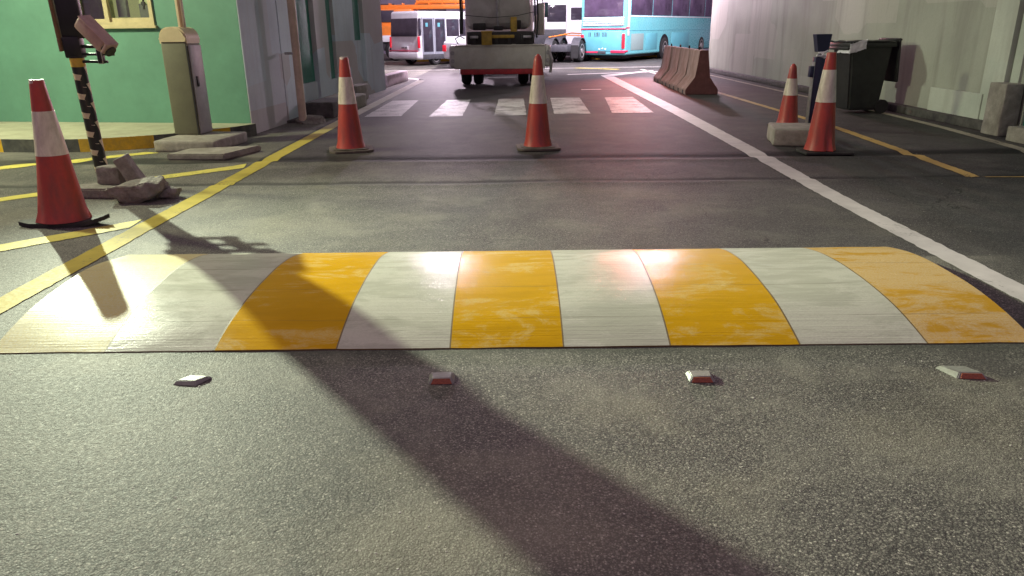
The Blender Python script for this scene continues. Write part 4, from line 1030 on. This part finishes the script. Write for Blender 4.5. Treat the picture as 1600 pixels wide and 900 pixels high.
bm = BM(); tube(bm, [(-.8,.5,1.0),(-.4,1.5,1.12),(.2,2.4,1.05)], .025, 6); obj('air_line', bm, ORANGE, tr)
# -- white bus far behind, between truck and coach
wbs = thing('white_bus', 'white bus broadside in the far background left of the coach', 'bus', (1.2, 39.5, 0), 0)
bm = BM(); box(bm, (2.2,1.0,1.45), (9.0,2.0,2.5), .1, seg=3); obj('body', bm, WHITEP, wbs)
for i in range(6): bm = BM(); box(bm, (-1.55+i*1.45,-.004,2.02), (1.3,.03,.8), .03); obj('side_window', bm, GLASSD, wbs)
bm = BM(); box(bm, (2.2,-.004,.92), (7.6,.03,.70), .03); obj('luggage_panel', bm, CHAS, wbs)
for xx in (-1.0, 5.0): wheel(wbs, (xx,.12,.42), .42, .28, 'y')

# concrete edging under the parked coach and the minibus
def kerbstone(c, s, mat, label, rz): block('kerb_block', c, s, mat, label, 'kerb', (0,0,rz), .03)
kerbstone((4.0, 34.2, 0), (2.0,.35,.16), KERB_Y, 'yellow kerb block seen under the rear of the coach', R(3))
kerbstone((6.0, 36.0, 0), (1.8,.35,.2), KERB_Y, 'yellow kerb block under the coach near its wheel', R(3))
kerbstone((-2.9, 33.8, 0), (2.6,.35,.18), KERB_Y, 'yellow kerb block seen beneath the minibus', R(3))
kerbstone((2.2, 33.6, 0), (1.0,.5,.14), PINKB, 'pale kerb block left of the tractor unit', R(-5))

# far depot building
dp = thing('depot_building', 'long dim purple grey depot building closing the yard behind the vehicles', 'building', (0, 46, 0))
bm = BM(); box(bm, (0,2,3.2), (60,4,6.4)); obj('wall', bm, DEPOT, dp, 0)
bm = BM(); box(bm, (0,1.9,6.5), (61,4.6,.3), .03); obj('roof', bm, DEPOT, dp, 0)
for i in range(14):
    bm = BM(); xx = -19.5+i*3.0
    box(bm, (xx,-.02,2.1), (1.9,.08,1.5), .02); f_ = obj('window', bm, DEPOT, dp, 0)
    bm = BM(); box(bm, (xx,-.065,2.1), (1.7,.02,1.3)); obj('pane', bm, DEPOTW, f_, 0)

# ------------------------------------------------------------------ lamp fixtures (out of frame)
def aimed(loc, aim): return (Vector(aim)-Vector(loc)).to_track_quat('-Z', 'Y')
def flood(name, label, d, mount, wall=False):
    L_ = Vector(d['loc']); q = aimed(d['loc'], d['aim']); dirn = q @ Vector((0,0,-1))
    t = thing(name, label, 'floodlight', L_ - dirn*.12)
    Mq = q.to_matrix().to_4x4()
    bm = BM(); box(bm, (0,0,.06), (.42,.32,.10), .015); bmesh.ops.transform(bm, matrix=Mq, verts=bm.verts); obj('housing', bm, BLACKP, t)
    bm = BM(); box(bm, (0,0,.003), (.38,.28,.012)); bmesh.ops.transform(bm, matrix=Mq, verts=bm.verts)
    obj('lens', bm, glow(name+'_glass', d['color'], 6), t, 0)
    bm = BM(); cyl(bm, q @ Vector((0,0,.1)), Vector(mount)-(L_-dirn*.12), .03, .03, 10); obj('bracket', bm, STEEL, t)
gl = GATE_LAMP['loc']
s_l = (Vector(gl)-WP).dot(WD)
flood('floodlight', 'greenish white floodlight on a bracket on the green wall', GATE_LAMP, tuple(wpt(s_l, gl[2]+.15, 0)))
def mast(x, y, h, arms, label):
    t = thing('light_mast', label, 'light mast', (x, y, 0))
    bm = BM(); cyl(bm, (0,0,0), (0,0,h), .10, .06, 18); obj('mast_pole', bm, STEEL, t)
    bm = BM(); box(bm, (0,0,.015), (.36,.36,.03), .005); obj('base_plate', bm, STEEL, t)
    for a in arms:
        bm = BM(); cyl(bm, (0,0,h-.1), (a[0]-x, a[1]-y, a[2]), .035, .03, 10); obj('arm', bm, STEEL, t)
def over(d, k=.55): return (d['loc'][0], d['loc'][1], d['loc'][2]+k)
mast(-.35, 26.0, 8.0, [over(YARD_LAMPS[0]), over(YARD_LAMPS[2])], 'steel light mast in the yard, hidden behind the works truck')
mast(6.9, 25.6, 8.3, [over(YARD_LAMPS[1]), over(RED_LAMP), over(YARD_LAMPS[3])], 'steel light mast behind the end of the grey wall')
flood('floodlight', 'pale floodlight on the grey side piers, turned across the lane', LANE_LAMP, (sidex(13.4), 13.4, 4.5))
mast(-8.4, 7.1, 4.9, [over(WALL_LAMP, .5)], 'short steel lamp mast on the apron left of the gateway')
flood('floodlight', 'greenish floodlight on the short mast facing the green wall', WALL_LAMP, over(WALL_LAMP, .5))
for d, lb in zip(YARD_LAMPS, ('pinkish yard floodlight aimed at the gateway', 'pinkish yard floodlight beside the grey wall', 'white yard floodlight aimed at the parked minibus', 'white yard floodlight aimed at the flank of the coach')):
    flood('floodlight', lb, d, over(d))
flood('signal_lamp', 'red signal lamp hanging above the yard exit', RED_LAMP, over(RED_LAMP))
